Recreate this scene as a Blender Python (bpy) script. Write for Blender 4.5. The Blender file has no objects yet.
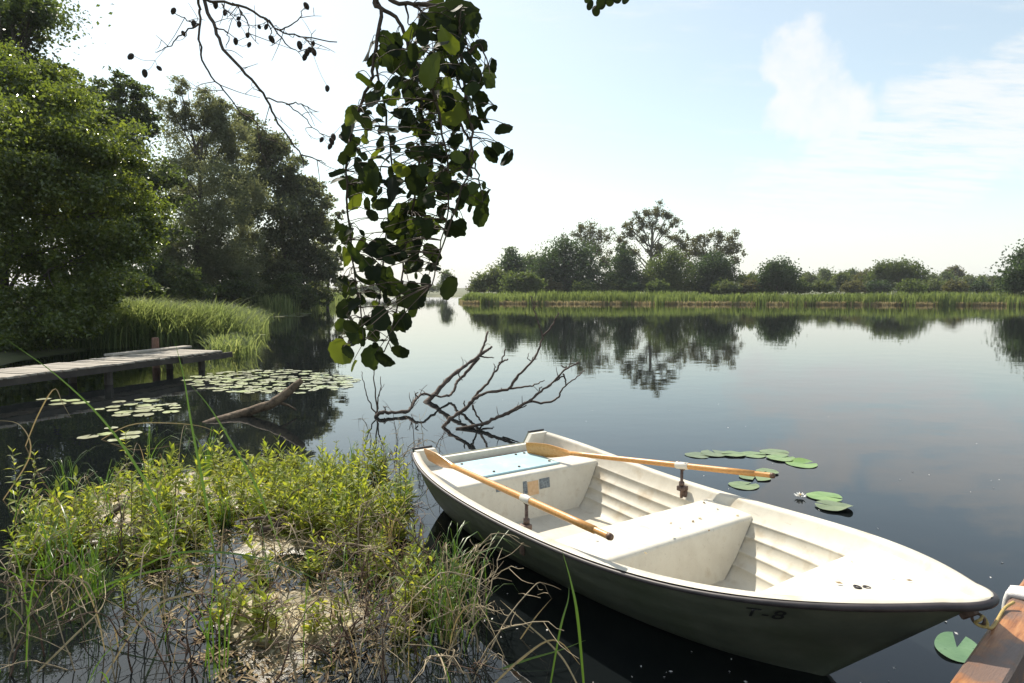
import bpy, math, random
import numpy as np
from mathutils import Vector, Matrix

rng = np.random.default_rng(7)
random.seed(7)
scene = bpy.context.scene
C = scene.collection
R = math.radians

# ------------------------------------------------------------------ camera frame (design helper)
FOC, HOR, H = 650.0, 291.0, 1.85
PIT = math.atan((341.5 - HOR) / FOC)
CP, SP = math.cos(PIT), math.sin(PIT)


def ray(px, py):
    u = (px - 512) / FOC
    v = (341.5 - py) / FOC
    return np.array([u, CP + v * SP, -SP + v * CP])


def pix(px, py, z=0.0):
    r = ray(px, py)
    return np.array([0, 0, H]) + r * ((z - H) / r[2])


def pixd(px, py, d):
    r = ray(px, py)
    return np.array([0, 0, H]) + r * (d / r[1])


# ------------------------------------------------------------------ mesh helpers
def link(o, parent=None):
    C.objects.link(o)
    if parent is not None:
        o.parent = parent
    return o


def mk(name, V, F, mat, parent=None, smooth=False):
    V = np.asarray(V, dtype=np.float32)
    F = np.asarray(F, dtype=np.int32)
    k = F.shape[1]
    me = bpy.data.meshes.new(name)
    me.vertices.add(len(V)); me.vertices.foreach_set('co', V.ravel())
    me.loops.add(F.size); me.loops.foreach_set('vertex_index', F.ravel())
    me.polygons.add(len(F)); me.polygons.foreach_set('loop_start', np.arange(len(F), dtype=np.int32) * k)
    me.polygons.foreach_set('use_smooth', np.full(len(F), smooth))
    me.update(calc_edges=True)
    me.materials.append(mat)
    return link(bpy.data.objects.new(name, me), parent)


class MB:
    """collects pieces of ONE mesh"""
    def __init__(s):
        s.v, s.f, s.n = [], [], 0

    def add(s, V, F):
        V = np.asarray(V, float)
        s.v.append(V)
        s.f += [tuple(int(i) + s.n for i in f) for f in F]
        s.n += len(V)
        return s

    def tube(s, P, rad, k=7, cap=True):
        V, F = tube(P, rad, k, cap)
        return s.add(V, F)

    def box(s, c, size, rot=None, bev=0.0):
        x, y, z = [q / 2 for q in size]
        b = min(bev, x * .9, y * .9, z * .9)
        M = np.eye(3) if rot is None else np.array(rot)
        if b <= 0:
            V = [(i, j, k) for i in (-x, x) for j in (-y, y) for k in (-z, z)]
            F = [(0, 1, 3, 2), (4, 6, 7, 5), (0, 4, 5, 1), (2, 3, 7, 6), (0, 2, 6, 4), (1, 5, 7, 3)]
        else:
            V, idx = [], {}
            for i in (-1, 1):
                for j in (-1, 1):
                    for k in (-1, 1):
                        for a in range(3):
                            p = [i * (x - b), j * (y - b), k * (z - b)]
                            p[a] += (i, j, k)[a] * b
                            idx[(i, j, k, a)] = len(V); V.append(p)
            F = []
            for a in range(3):
                o = [q for q in range(3) if q != a]
                for sg in (-1, 1):
                    q = []
                    for (m, n) in ((-1, -1), (1, -1), (1, 1), (-1, 1)):
                        t = [0, 0, 0]; t[a] = sg; t[o[0]] = m; t[o[1]] = n
                        q.append(idx[(*t, a)])
                    if (sg < 0) ^ (a == 1): q = q[::-1]
                    F.append(q)
            for a in range(3):
                o = [q for q in range(3) if q != a]
                for m in (-1, 1):
                    for n in (-1, 1):
                        t0 = [0, 0, 0]; t0[a] = -1; t0[o[0]] = m; t0[o[1]] = n
                        t1 = list(t0); t1[a] = 1
                        F.append((idx[(*t0, o[0])], idx[(*t1, o[0])], idx[(*t1, o[1])], idx[(*t0, o[1])]))
            for i in (-1, 1):
                for j in (-1, 1):
                    for k in (-1, 1):
                        F.append((idx[(i, j, k, 0)], idx[(i, j, k, 1)], idx[(i, j, k, 2)]))
        return s.add(np.array(V) @ M.T + np.array(c), F)

    def build(s, name, mat, parent=None, smooth=False):
        me = bpy.data.meshes.new(name)
        me.from_pydata(np.concatenate(s.v).tolist(), [], s.f)
        if smooth:
            me.polygons.foreach_set('use_smooth', np.full(len(me.polygons), True))
        me.update(); me.validate()
        import bmesh
        bm = bmesh.new(); bm.from_mesh(me)
        bmesh.ops.recalc_face_normals(bm, faces=bm.faces); bm.to_mesh(me); bm.free()
        me.materials.append(mat)
        return link(bpy.data.objects.new(name, me), parent)


def tube(P, rad, k=7, cap=True):
    P = np.asarray(P, float); n = len(P)
    rad = np.full(n, rad) if np.isscalar(rad) else np.asarray(rad, float)
    T = np.gradient(P, axis=0) if n > 1 else None
    T /= np.linalg.norm(T, axis=1)[:, None] + 1e-12
    up = np.array([0, 0, 1.0]) if abs(T[0][2]) < .9 else np.array([1.0, 0, 0])
    V = np.zeros((n * k, 3)); a = np.linspace(0, 2 * math.pi, k, endpoint=False)
    A = np.cross(T[0], up); A /= np.linalg.norm(A)
    for i in range(n):
        A = A - T[i] * A.dot(T[i]); A /= np.linalg.norm(A) + 1e-12
        B = np.cross(T[i], A)
        V[i * k:(i + 1) * k] = P[i] + rad[i] * (np.cos(a)[:, None] * A + np.sin(a)[:, None] * B)
    F = [(i * k + j, i * k + (j + 1) % k, (i + 1) * k + (j + 1) % k, (i + 1) * k + j) for i in range(n - 1) for j in range(k)]
    if cap:
        F.append(tuple(range(k))[::-1]); F.append(tuple(range((n - 1) * k, n * k)))
    return V, F


def spline(P, n=12, jitter=0.0, rg=None):
    """catmull-rom through P"""
    P = np.asarray(P, float)
    if len(P) < 3: 
        t = np.linspace(0, 1, n)[:, None]; Q = P[0] * (1 - t) + P[-1] * t
    else:
        E = np.vstack([2 * P[0] - P[1], P, 2 * P[-1] - P[-2]])
        ts = np.linspace(0, len(P) - 1 - 1e-6, n); Q = []
        for t in ts:
            i = int(t); f = t - i; a, b, c, d = E[i:i + 4]
            Q.append(.5 * ((2 * b) + (c - a) * f + (2 * a - 5 * b + 4 * c - d) * f * f + (3 * b - a - 3 * c + d) * f ** 3))
        Q = np.array(Q)
    if jitter:
        g = rg or rng
        Q[1:-1] += g.normal(size=(len(Q) - 2, 3)) * jitter
    return Q


def tag(o, label=None, cat=None, group=None, kind=None):
    if label: o['label'] = label
    if cat: o['category'] = cat
    if group: o['group'] = group
    if kind: o['kind'] = kind
    return o


def empty(name, loc, label, cat, group=None, rz=0.0):
    o = bpy.data.objects.new(name, None)
    o.empty_display_size = .2
    o.location = loc; o.rotation_euler = (0, 0, rz)
    link(o)
    return tag(o, label, cat, group)


def local(root):
    """world -> root-local for numpy arrays (root has z rotation only)"""
    M = np.array(Matrix.Translation(root.location) @ Matrix.Rotation(root.rotation_euler.z, 4, 'Z'))
    I = np.linalg.inv(M)
    return lambda V: np.asarray(V, float) @ I[:3, :3].T + I[:3, 3]


def copy_tree(o, parent=None):
    c = o.copy(); C.objects.link(c)
    if parent is not None: c.parent = parent
    for ch in [q for q in bpy.data.objects if q.parent == o]:
        copy_tree(ch, c)
    return c


# ------------------------------------------------------------------ materials
def mat_new(name):
    m = bpy.data.materials.new(name); m.use_nodes = True
    nt = m.node_tree; nt.nodes.clear()
    out = nt.nodes.new('ShaderNodeOutputMaterial')
    return m, nt, out


def N(nt, t, **kw):
    n = nt.nodes.new(t)
    for k, v in kw.items():
        if k in n.inputs: n.inputs[k].default_value = v
        else: setattr(n, k, v)
    return n


def c4(c): return (c[0], c[1], c[2], 1)


def ramp(nt, fac, stops):
    r = nt.nodes.new('ShaderNodeValToRGB')
    e = r.color_ramp.elements
    while len(e) < len(stops): e.new(.5)
    for q, (p, c) in zip(e, stops): q.position = p; q.color = c4(c)
    nt.links.new(fac, r.inputs[0])
    return r.outputs[0]


def noise_col(nt, scale, detail=5, rough=.6, stretch=None, coord='Object'):
    tc = N(nt, 'ShaderNodeTexCoord')
    src = tc.outputs[coord]
    if stretch:
        mp = N(nt, 'ShaderNodeMapping'); mp.inputs['Scale'].default_value = stretch
        nt.links.new(src, mp.inputs[0]); src = mp.outputs[0]
    n = N(nt, 'ShaderNodeTexNoise'); n.inputs['Scale'].default_value = scale
    n.inputs['Detail'].default_value = detail; n.inputs['Roughness'].default_value = rough
    nt.links.new(src, n.inputs['Vector'])
    return n.outputs['Fac']


def surf(name, stops, scale=6, rough=.7, bump=0.0, stretch=None, detail=6, bscale=None, spec=.5, metallic=0.0, bdist=.01, stain=None):
    m, nt, out = mat_new(name)
    b = N(nt, 'ShaderNodeBsdfPrincipled')
    f = noise_col(nt, scale, detail, .65, stretch)
    col = ramp(nt, f, stops)
    if stain:
        f3 = noise_col(nt, stain[0], 4, .6)
        mask = ramp(nt, f3, [(stain[2], (0, 0, 0)), (stain[3], (1, 1, 1))])
        mx = N(nt, 'ShaderNodeMix', data_type='RGBA')
        nt.links.new(mask, mx.inputs[0]); nt.links.new(col, mx.inputs[6]); mx.inputs[7].default_value = c4(stain[1])
        col = mx.outputs[2]
    nt.links.new(col, b.inputs['Base Color'])
    b.inputs['Roughness'].default_value = rough
    b.inputs['Specular IOR Level'].default_value = spec
    b.inputs['Metallic'].default_value = metallic
    if bump:
        f2 = noise_col(nt, bscale or scale * 4, 5, .6, stretch)
        bp = N(nt, 'ShaderNodeBump'); bp.inputs['Strength'].default_value = bump; bp.inputs['Distance'].default_value = bdist
        nt.links.new(f2, bp.inputs['Height']); nt.links.new(bp.outputs[0], b.inputs['Normal'])
    nt.links.new(b.outputs[0], out.inputs[0])
    return m


def leafmat(name, stops, trans=.35, rough=.45, spec=.5, tcol=None, big=.25, bigscale=.6):
    """leaf faces: colour varies leaf to leaf and, in natural tint, from spray to spray; light comes through"""
    m, nt, out = mat_new(name)
    g = N(nt, 'ShaderNodeNewGeometry')
    fn = noise_col(nt, bigscale, 3, .5)
    ma = N(nt, 'ShaderNodeMath', operation='MULTIPLY_ADD')
    nt.links.new(g.outputs['Random Per Island'], ma.inputs[0]); ma.inputs[1].default_value = 1 - big
    sc = N(nt, 'ShaderNodeMath', operation='MULTIPLY'); nt.links.new(fn, sc.inputs[0]); sc.inputs[1].default_value = big
    nt.links.new(sc.outputs[0], ma.inputs[2])
    col = ramp(nt, ma.outputs[0], stops)
    b = N(nt, 'ShaderNodeBsdfPrincipled'); b.inputs['Roughness'].default_value = rough
    b.inputs['Specular IOR Level'].default_value = spec
    nt.links.new(col, b.inputs['Base Color'])
    t = N(nt, 'ShaderNodeBsdfTranslucent')
    mx = N(nt, 'ShaderNodeMix', data_type='RGBA', blend_type='MULTIPLY'); mx.inputs[0].default_value = 1
    nt.links.new(col, mx.inputs[6]); mx.inputs[7].default_value = c4(tcol or (1.5, 1.5, .6))
    nt.links.new(mx.outputs[2], t.inputs[0])
    ms = N(nt, 'ShaderNodeMixShader'); ms.inputs[0].default_value = trans
    nt.links.new(b.outputs[0], ms.inputs[1]); nt.links.new(t.outputs[0], ms.inputs[2])
    nt.links.new(ms.outputs[0], out.inputs[0])
    return m


M = {}
M['bark'] = surf('bark', [(.3, (.035, .028, .022)), (.7, (.12, .10, .08))], 9, .9, .6, (1, 1, .25))
M['bark_pale'] = surf('bark_pale', [(.3, (.09, .08, .065)), (.7, (.22, .2, .17))], 9, .9, .5, (1, 1, .25))
M['twig'] = surf('twig', [(.3, (.03, .02, .015)), (.7, (.10, .07, .05))], 30, .8)
M['deadwood'] = surf('deadwood', [(.25, (.035, .024, .018)), (.5, (.085, .058, .043)), (.75, (.18, .13, .10))], 14, .8, .6, (1, 1, 1), bdist=.006)
M['log'] = surf('log', [(.3, (.07, .045, .028)), (.7, (.22, .155, .095))], 8, .85, 1, bdist=.02, stain=(14, (.05, .035, .02), .5, .65))
M['alder_leaf'] = leafmat('alder_leaf', [(.1, (.013, .019, .010)), (.68, (.021, .031, .013)), (.84, (.048, .07, .018)), (.96, (.14, .17, .035))], .3, .5, .3, (1.7, 1.7, .6), .08, 3)
M['alder_leaf'].node_tree.nodes['Principled BSDF'].inputs['Roughness'].default_value = .65
M['alder_leaf'].node_tree.nodes['Principled BSDF'].inputs['Specular IOR Level'].default_value = .15
M['alder_near'] = leafmat('alder_near', [(.1, (.046, .07, .018)), (.55, (.092, .128, .032)), (1, (.17, .20, .055))], .5, .24, 1.0, (2.2, 2.05, .8), .4, .5)
M['dark_leaf'] = leafmat('dark_leaf', [(.1, (.028, .045, .02)), (.9, (.075, .105, .04))], .5, .45, .5, (2, 1.9, .8), .35, .35)
M['willow_leaf'] = leafmat('willow_leaf', [(.1, (.085, .105, .065)), (.9, (.165, .185, .12))], .5, .5, .5, (1.9, 1.75, 1.0), .4, .3)
M['grey_leaf'] = leafmat('grey_leaf', [(.1, (.03, .047, .026)), (.9, (.15, .17, .095))], .5, .5, .5, (1.9, 1.75, 1.0), .35, .3)
M['far_dark'] = leafmat('far_dark', [(.1, (.024, .046, .024)), (.9, (.058, .092, .044))], .45, .6, .3, (1.7, 1.65, .8), .4, .2)
M['far_green'] = leafmat('far_green', [(.1, (.05, .078, .03)), (.9, (.11, .145, .055))], .45, .6, .3, (1.7, 1.65, .8), .4, .2)
M['far_pale'] = leafmat('far_pale', [(.1, (.06, .082, .036)), (.9, (.12, .15, .066))], .45, .6, .3, (1.7, 1.65, .8), .4, .2)
M['far_olive'] = leafmat('far_olive', [(.1, (.06, .062, .032)), (.9, (.12, .12, .06))], .45, .6, .3, (1.7, 1.65, .8), .4, .2)
M['reed'] = leafmat('reed', [(.05, (.08, .11, .05)), (.6, (.16, .20, .095)), (1, (.30, .32, .18))], .5, .45, .4, (1.8, 1.75, 1.0), .4, .4)
M['reed_far'] = leafmat('reed_far', [(.05, (.09, .13, .055)), (.8, (.16, .195, .085)), (1, (.27, .26, .14))], .55, .8, .1, (1.5, 1.5, .8), .5, .1)
M['reed_dry'] = leafmat('reed_dry', [(.05, (.24, .19, .11)), (1, (.48, .40, .25))], .5, .7, .3, (1, 1, .8), .4, .3)
M['reed'].node_tree.nodes['Principled BSDF'].inputs['Roughness'].default_value = .75
M['reed'].node_tree.nodes['Principled BSDF'].inputs['Specular IOR Level'].default_value = .1
M['sprout_leaf'] = leafmat('sprout_leaf', [(.05, (.15, .20, .04)), (.6, (.25, .30, .07)), (.93, (.36, .37, .11)), (1, (.38, .27, .08))], .5, .5, .25, (1.8, 1.65, .6), .15, 2)
M['sprout_stem'] = surf('sprout_stem', [(.3, (.10, .11, .03)), (.7, (.22, .17, .06))], 30, .6)
M['blade'] = leafmat('blade', [(.05, (.06, .12, .025)), (1, (.13, .21, .05))], .35, .4, .5, (1.4, 1.5, .5), .3, 3)
M['tuft_pale'] = leafmat('tuft_pale', [(.05, (.20, .22, .07)), (1, (.34, .33, .14))], .35, .5, .3, (1.3, 1.3, .6), .3, 4)
M['blade_dry'] = leafmat('blade_dry', [(.05, (.26, .2, .10)), (1, (.45, .37, .22))], .25, .6, .4, (1.1, 1, .7), .3, 4)
M['dead_stem'] = surf('dead_stem', [(.3, (.04, .022, .015)), (.7, (.14, .08, .05))], 25, .75)
M['straw_stem'] = surf('straw_stem', [(.3, (.2, .15, .09)), (.7, (.42, .34, .22))], 25, .75)
M['pad'] = surf('pad', [(.3, (.10, .17, .05)), (.7, (.2, .28, .085))], 6, .32, .2, spec=.6, stain=(20, (.25, .22, .08), .68, .76))
M['pad_old'] = surf('pad_old', [(.3, (.16, .19, .07)), (.7, (.30, .33, .14))], 5, .3, .2, spec=.8)
M['pad_sunk'] = surf('pad_sunk', [(.3, (.07, .15, .065)), (.7, (.13, .23, .11))], 8, .35, .2, stain=(38, (.03, .09, .03), .62, .68))
for nm in ('pad', 'pad_old'):
    nt_ = M[nm].node_tree; b_ = nt_.nodes['Principled BSDF']; oi = nt_.nodes.new('ShaderNodeObjectInfo')
    hs = nt_.nodes.new('ShaderNodeHueSaturation'); src = b_.inputs['Base Color'].links[0].from_socket
    for sk, lo, hi in ((hs.inputs['Value'], .7, 1.3), (hs.inputs['Hue'], .48, .515), (hs.inputs['Saturation'], .8, 1.1)):
        mr = nt_.nodes.new('ShaderNodeMapRange'); nt_.links.new(oi.outputs['Random'], mr.inputs[0])
        mr.inputs[3].default_value = lo if nm != 'oar_wood' else (lo + hi) / 2 - .03 * (hi - lo); mr.inputs[4].default_value = hi if nm != 'oar_wood' else (lo + hi) / 2 + .1 * (hi - lo)
        nt_.links.new(mr.outputs[0], sk)
    nt_.links.new(src, hs.inputs['Color']); nt_.links.new(hs.outputs[0], b_.inputs['Base Color'])
M['petal'] = surf('petal', [(.3, (.75, .74, .7)), (.7, (.85, .84, .8))], 8, .5)
M['stamen'] = surf('stamen', [(.3, (.7, .45, .05)), (.7, (.8, .55, .08))], 8, .6)
M['hull'] = surf('hull', [(.3, (.08, .09, .066)), (.7, (.13, .14, .104))], 5, .5, .15, (1, 1, 1), spec=.3, bdist=.004, stain=(2.6, (.075, .09, .055), .50, .72))
M['liner'] = surf('liner', [(.25, (.47, .43, .35)), (.6, (.59, .555, .47))], 4, .55, .15, spec=.35, bdist=.003, stain=(5.5, (.40, .32, .21), .54, .80))
M['gelcoat'] = surf('gelcoat', [(.25, (.56, .52, .44)), (.6, (.66, .63, .545))], 7, .45, .08, spec=.4, bdist=.003, stain=(7, (.47, .40, .30), .57, .82))
for nm in ('liner', 'gelcoat'):   # grime specks and scuffs
    nt_ = M[nm].node_tree; b_ = nt_.nodes['Principled BSDF']; src = b_.inputs['Base Color'].links[0].from_socket
    for sc_, lo, hi, col_, st_ in ((38, .66, .74, (.20, .15, .10), None), (5, .60, .72, (.40, .36, .29), (1, 9, 9))):
        mk_ = ramp(nt_, noise_col(nt_, sc_, 6, .7, st_), [(lo, (0, 0, 0)), (hi, (.75, .75, .75))])
        m_ = N(nt_, 'ShaderNodeMix', data_type='RGBA'); nt_.links.new(mk_, m_.inputs[0]); nt_.links.new(src, m_.inputs[6]); m_.inputs[7].default_value = c4(col_); src = m_.outputs[2]
    nt_.links.new(src, b_.inputs['Base Color'])
M['hatch'] = surf('hatch', [(.3, (.31, .50, .56)), (.7, (.41, .58, .62))], 6, .45, .1, stain=(7, (.62, .64, .60), .60, .75))
M['rubber'] = surf('rubber', [(.3, (.02, .016, .018)), (.7, (.05, .04, .042))], 12, .5)
M['iron'] = surf('iron', [(.3, (.05, .03, .025)), (.7, (.22, .15, .12))], 30, .6, .4, metallic=.4)
M['oar_wood'] = surf('oar_wood', [(.2, (.40, .17, .045)), (.5, (.56, .27, .075)), (.8, (.66, .37, .13))], 5, .35, .1, (1, 14, 14), spec=.5)
M['oar_dark'] = surf('oar_dark', [(.2, (.09, .045, .025)), (.8, (.16, .085, .05))], 9, .5)
M['oar_collar'] = surf('oar_collar', [(.2, (.55, .50, .42)), (.8, (.7, .66, .58))], 9, .5)
M['ink'] = surf('ink', [(.3, (.008, .008, .009)), (.7, (.015, .015, .016))], 9, .6)
M['sticker_tan'] = surf('sticker_tan', [(.3, (.55, .34, .18)), (.7, (.68, .48, .29))], 40, .5)
M['sticker_blue'] = surf('sticker_blue', [(.35, (.05, .07, .10)), (.65, (.25, .29, .31))], 60, .5)
M['beam'] = surf('beam', [(.25, (.17, .06, .022)), (.5, (.36, .15, .055)), (.75, (.48, .24, .10))], 5, .45, .8, (1, 9, 9), spec=.5, bdist=.004, stain=(2.2, (.17, .11, .085), .46, .54))
M['jetty_board'] = surf('jetty_board', [(.25, (.25, .22, .18)), (.75, (.42, .38, .32))], 5, .85, .4, (1, 6, 1))
M['jetty_dark'] = surf('jetty_dark', [(.25, (.03, .025, .022)), (.75, (.075, .062, .05))], 5, .85, .4)
M['jetty_post'] = surf('jetty_post', [(.25, (.10, .05, .035)), (.75, (.2, .11, .075))], 8, .85, .4)
M['rope_yellow'] = surf('rope_yellow', [(.3, (.40, .28, .09)), (.7, (.60, .45, .18))], 90, .8, .6)
M['rope_white'] = surf('rope_white', [(.3, (.62, .60, .57)), (.7, (.8, .79, .77))], 60, .8, .6)
def mud_mat():
    m, nt, out = mat_new('mud'); b = N(nt, 'ShaderNodeBsdfPrincipled')
    dry = ramp(nt, noise_col(nt, 5, 8, .7), [(.3, (.17, .13, .065)), (.48, (.40, .34, .20)), (.6, (.52, .46, .31)), (.72, (.30, .29, .10))])
    wet = ramp(nt, noise_col(nt, 9, 8, .7), [(.3, (.02, .015, .009)), (.6, (.06, .045, .022)), (.8, (.10, .09, .03))])
    g = N(nt, 'ShaderNodeNewGeometry'); sp = N(nt, 'ShaderNodeSeparateXYZ'); nt.links.new(g.outputs['Position'], sp.inputs[0])
    nz = N(nt, 'ShaderNodeMath', operation='MULTIPLY_ADD'); nt.links.new(noise_col(nt, 16, 6, .7), nz.inputs[0]); nz.inputs[1].default_value = .09; nt.links.new(sp.outputs[2], nz.inputs[2])
    k = ramp(nt, nz.outputs[0], [(.052, (0, 0, 0)), (.072, (1, 1, 1))])   # wet mud is dark, dried crust is pale
    mx = N(nt, 'ShaderNodeMix', data_type='RGBA'); nt.links.new(k, mx.inputs[0]); nt.links.new(wet, mx.inputs[6]); nt.links.new(dry, mx.inputs[7])
    nt.links.new(mx.outputs[2], b.inputs['Base Color'])
    rr = ramp(nt, k, [(0, (.3, .3, .3)), (1, (.85, .85, .85))]); nt.links.new(rr, b.inputs['Roughness'])
    bp = N(nt, 'ShaderNodeBump'); bp.inputs['Strength'].default_value = .6; bp.inputs['Distance'].default_value = .012
    nt.links.new(noise_col(nt, 28, 6, .7), bp.inputs['Height']); nt.links.new(bp.outputs[0], b.inputs['Normal'])
    nt.links.new(b.outputs[0], out.inputs[0]); return m


M['mud'] = mud_mat()
M['cone'] = surf('cone', [(.3, (.02, .014, .01)), (.7, (.06, .04, .03))], 80, .8, .8)
M['litter'] = leafmat('litter', [(.05, (.10, .06, .03)), (.6, (.28, .2, .1)), (1, (.46, .38, .22))], .1, .7, .3, (1, 1, .7), .2, 3)

# ------------------------------------------------------------------ lake outline and ground
LAKE = np.array([(-1.3, .7), (-4, .9), (-8, 1.6), (-10.5, 4), (-11.5, 9), (-12.5, 14), (-13.5, 19), (-13.5, 24), (-15, 33), (-18, 45), (-21, 60),
                 (-24, 80), (-29, 110), (-45, 150), (-75, 190), (-30, 235), (-8, 215), (-9, 130), (-7.5, 99), (-3, 95), (12, 93), (30, 90), (50, 86),
                 (72, 80), (95, 55), (110, 20), (90, -2), (30, -1), (6, .3)], float)


def lake_sd(X, Y):
    """signed distance to the lake outline: negative in the lake"""
    P = np.stack([X, Y], -1); dmin = np.full(X.shape, 1e9); ins = np.zeros(X.shape, bool)
    n = len(LAKE)
    for i in range(n):
        a, b = LAKE[i], LAKE[(i + 1) % n]; ab = b - a
        t = np.clip(((P - a) @ ab) / (ab @ ab), 0, 1)
        q = P - (a + t[..., None] * ab)
        dmin = np.minimum(dmin, np.hypot(q[..., 0], q[..., 1]))
        c = ((a[1] > Y) != (b[1] > Y)) & (X < (b[0] - a[0]) * (Y - a[1]) / (b[1] - a[1] + 1e-12) + a[0])
        ins ^= c
    return np.where(ins, -dmin, dmin)


def vnoise(X, Y, s, seed=0):
    """smooth value noise"""
    g = np.random.default_rng(seed).random((64, 64))
    x, y = X * s, Y * s
    i, j = np.floor(x).astype(int), np.floor(y).astype(int)
    fx, fy = x - i, y - j
    fx, fy = fx * fx * (3 - 2 * fx), fy * fy * (3 - 2 * fy)
    A = lambda a, b: g[(i + a) % 64, (j + b) % 64]
    return (A(0, 0) * (1 - fx) + A(1, 0) * fx) * (1 - fy) + (A(0, 1) * (1 - fx) + A(1, 1) * fx) * fy - .5


def fbm(X, Y, s, seed=0, o=4):
    r = 0; a = 1
    for k in range(o):
        r = r + a * vnoise(X, Y, s * 2 ** k, seed + k); a *= .5
    return r


def ground_z(X, Y):
    d = lake_sd(X, Y) + fbm(X, Y, .35, 3) * .8
    z = np.where(d > 0, .03 + .45 * (1 - np.exp(-np.maximum(d, 0) * .25)), np.maximum(d * .35, -.9))
    r = np.hypot(X, Y)
    z = z + np.where(d > 3, fbm(X, Y, .25, 9) * .12, 0)
    z = z + np.clip((r - 230) / 600, 0, 1) * (4 + 4 * fbm(X, Y, .008, 21))
    return z


def build_ground():
    rad = np.concatenate([[0], np.geomspace(.6, 2400, 400)])
    ang = np.linspace(0, 2 * math.pi, 480, endpoint=False)
    RR, AA = np.meshgrid(rad, ang, indexing='ij')
    X, Y = RR * np.sin(AA), RR * np.cos(AA)
    Z = ground_z(X, Y)
    V = np.stack([X, Y, Z], -1).reshape(-1, 3)
    n, k = len(rad), len(ang)
    i, j = np.meshgrid(np.arange(n - 1), np.arange(k), indexing='ij')
    F = np.stack([i * k + j, i * k + (j + 1) % k, (i + 1) * k + (j + 1) % k, (i + 1) * k + j], -1).reshape(-1, 4)
    m, nt, out = mat_new('ground')
    b = N(nt, 'ShaderNodeBsdfPrincipled'); b.inputs['Roughness'].default_value = .9
    col = ramp(nt, noise_col(nt, .35, 8, .7), [(.3, (.045, .06, .022)), (.5, (.09, .10, .04)), (.7, (.16, .14, .07))])
    nt.links.new(col, b.inputs['Base Color']); nt.links.new(b.outputs[0], out.inputs[0])
    o = mk('ground', V, F, m, None, True)
    tag(o, kind='structure')


def build_water():
    m, nt, out = mat_new('lake_water')
    b = N(nt, 'ShaderNodeBsdfPrincipled')
    b.inputs['Base Color'].default_value = (.006, .0078, .0085, 1)
    b.inputs['Roughness'].default_value = .015
    b.inputs['IOR'].default_value = 1.46
    tc = N(nt, 'ShaderNodeTexCoord')
    hs = []
    for sc, st, amp in ((.9, (1, 1.5, 1), 1.0), (4.5, (1, 1.6, 1), .16), (14, (1, 1.4, 1), .03)):
        mp = N(nt, 'ShaderNodeMapping'); mp.inputs['Scale'].default_value = st
        nt.links.new(tc.outputs['Object'], mp.inputs[0])
        n = N(nt, 'ShaderNodeTexNoise'); n.inputs['Scale'].default_value = sc; n.inputs['Detail'].default_value = 2
        nt.links.new(mp.outputs[0], n.inputs['Vector'])
        q = N(nt, 'ShaderNodeMath', operation='MULTIPLY'); nt.links.new(n.outputs['Fac'], q.inputs[0]); q.inputs[1].default_value = amp
        hs.append(q.outputs[0])
    a1 = N(nt, 'ShaderNodeMath', operation='ADD'); nt.links.new(hs[0], a1.inputs[0]); nt.links.new(hs[1], a1.inputs[1])
    a2 = N(nt, 'ShaderNodeMath', operation='ADD'); nt.links.new(a1.outputs[0], a2.inputs[0]); nt.links.new(hs[2], a2.inputs[1])
    # breeze patches: some of the surface is smoother than the rest
    pf = noise_col(nt, .09, 3, .5, (1, .6, 1))
    ps = ramp(nt, pf, [(.35, (.25, .25, .25)), (.7, (1, 1, 1))])
    mu = N(nt, 'ShaderNodeMath', operation='MULTIPLY'); nt.links.new(a2.outputs[0], mu.inputs[0]); nt.links.new(ps, mu.inputs[1])
    bp = N(nt, 'ShaderNodeBump'); bp.inputs['Strength'].default_value = .5; bp.inputs['Distance'].default_value = .009
    nt.links.new(mu.outputs[0], bp.inputs['Height']); nt.links.new(bp.outputs[0], b.inputs['Normal'])
    nt.links.new(b.outputs[0], out.inputs[0])
    xs = np.linspace(-120, 130, 26); ys = np.linspace(-8, 245, 26)
    X, Y = np.meshgrid(xs, ys, indexing='ij')
    V = np.stack([X, Y, X * 0], -1).reshape(-1, 3)
    i, j = np.meshgrid(np.arange(25), np.arange(25), indexing='ij')
    F = np.stack([i * 26 + j, (i + 1) * 26 + j, (i + 1) * 26 + j + 1, i * 26 + j + 1], -1).reshape(-1, 4)
    tag(mk('lake_water', V, F, m), kind='structure')


build_ground()
build_water()


# ------------------------------------------------------------------ foliage
def leaf_quads(P, size, g, up=.35, asp=.62, fold=.12):
    n = len(P)
    nrm = g.normal(size=(n, 3)); nrm[:, 2] = np.abs(nrm[:, 2]) + up
    nrm /= np.linalg.norm(nrm, axis=1)[:, None]
    t = g.normal(size=(n, 3)); t -= nrm * (t * nrm).sum(1)[:, None]; t /= np.linalg.norm(t, axis=1)[:, None] + 1e-9
    b = np.cross(nrm, t)
    s = np.asarray(size)[:, None] if not np.isscalar(size) else size
    V = np.stack([P - t * s * .5, P + b * s * asp * .5 + nrm * s * fold, P + t * s * .5, P - b * s * asp * .5 + nrm * s * fold], 1).reshape(-1, 3)
    F = np.arange(4 * n).reshape(n, 4)
    return V, F


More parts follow.
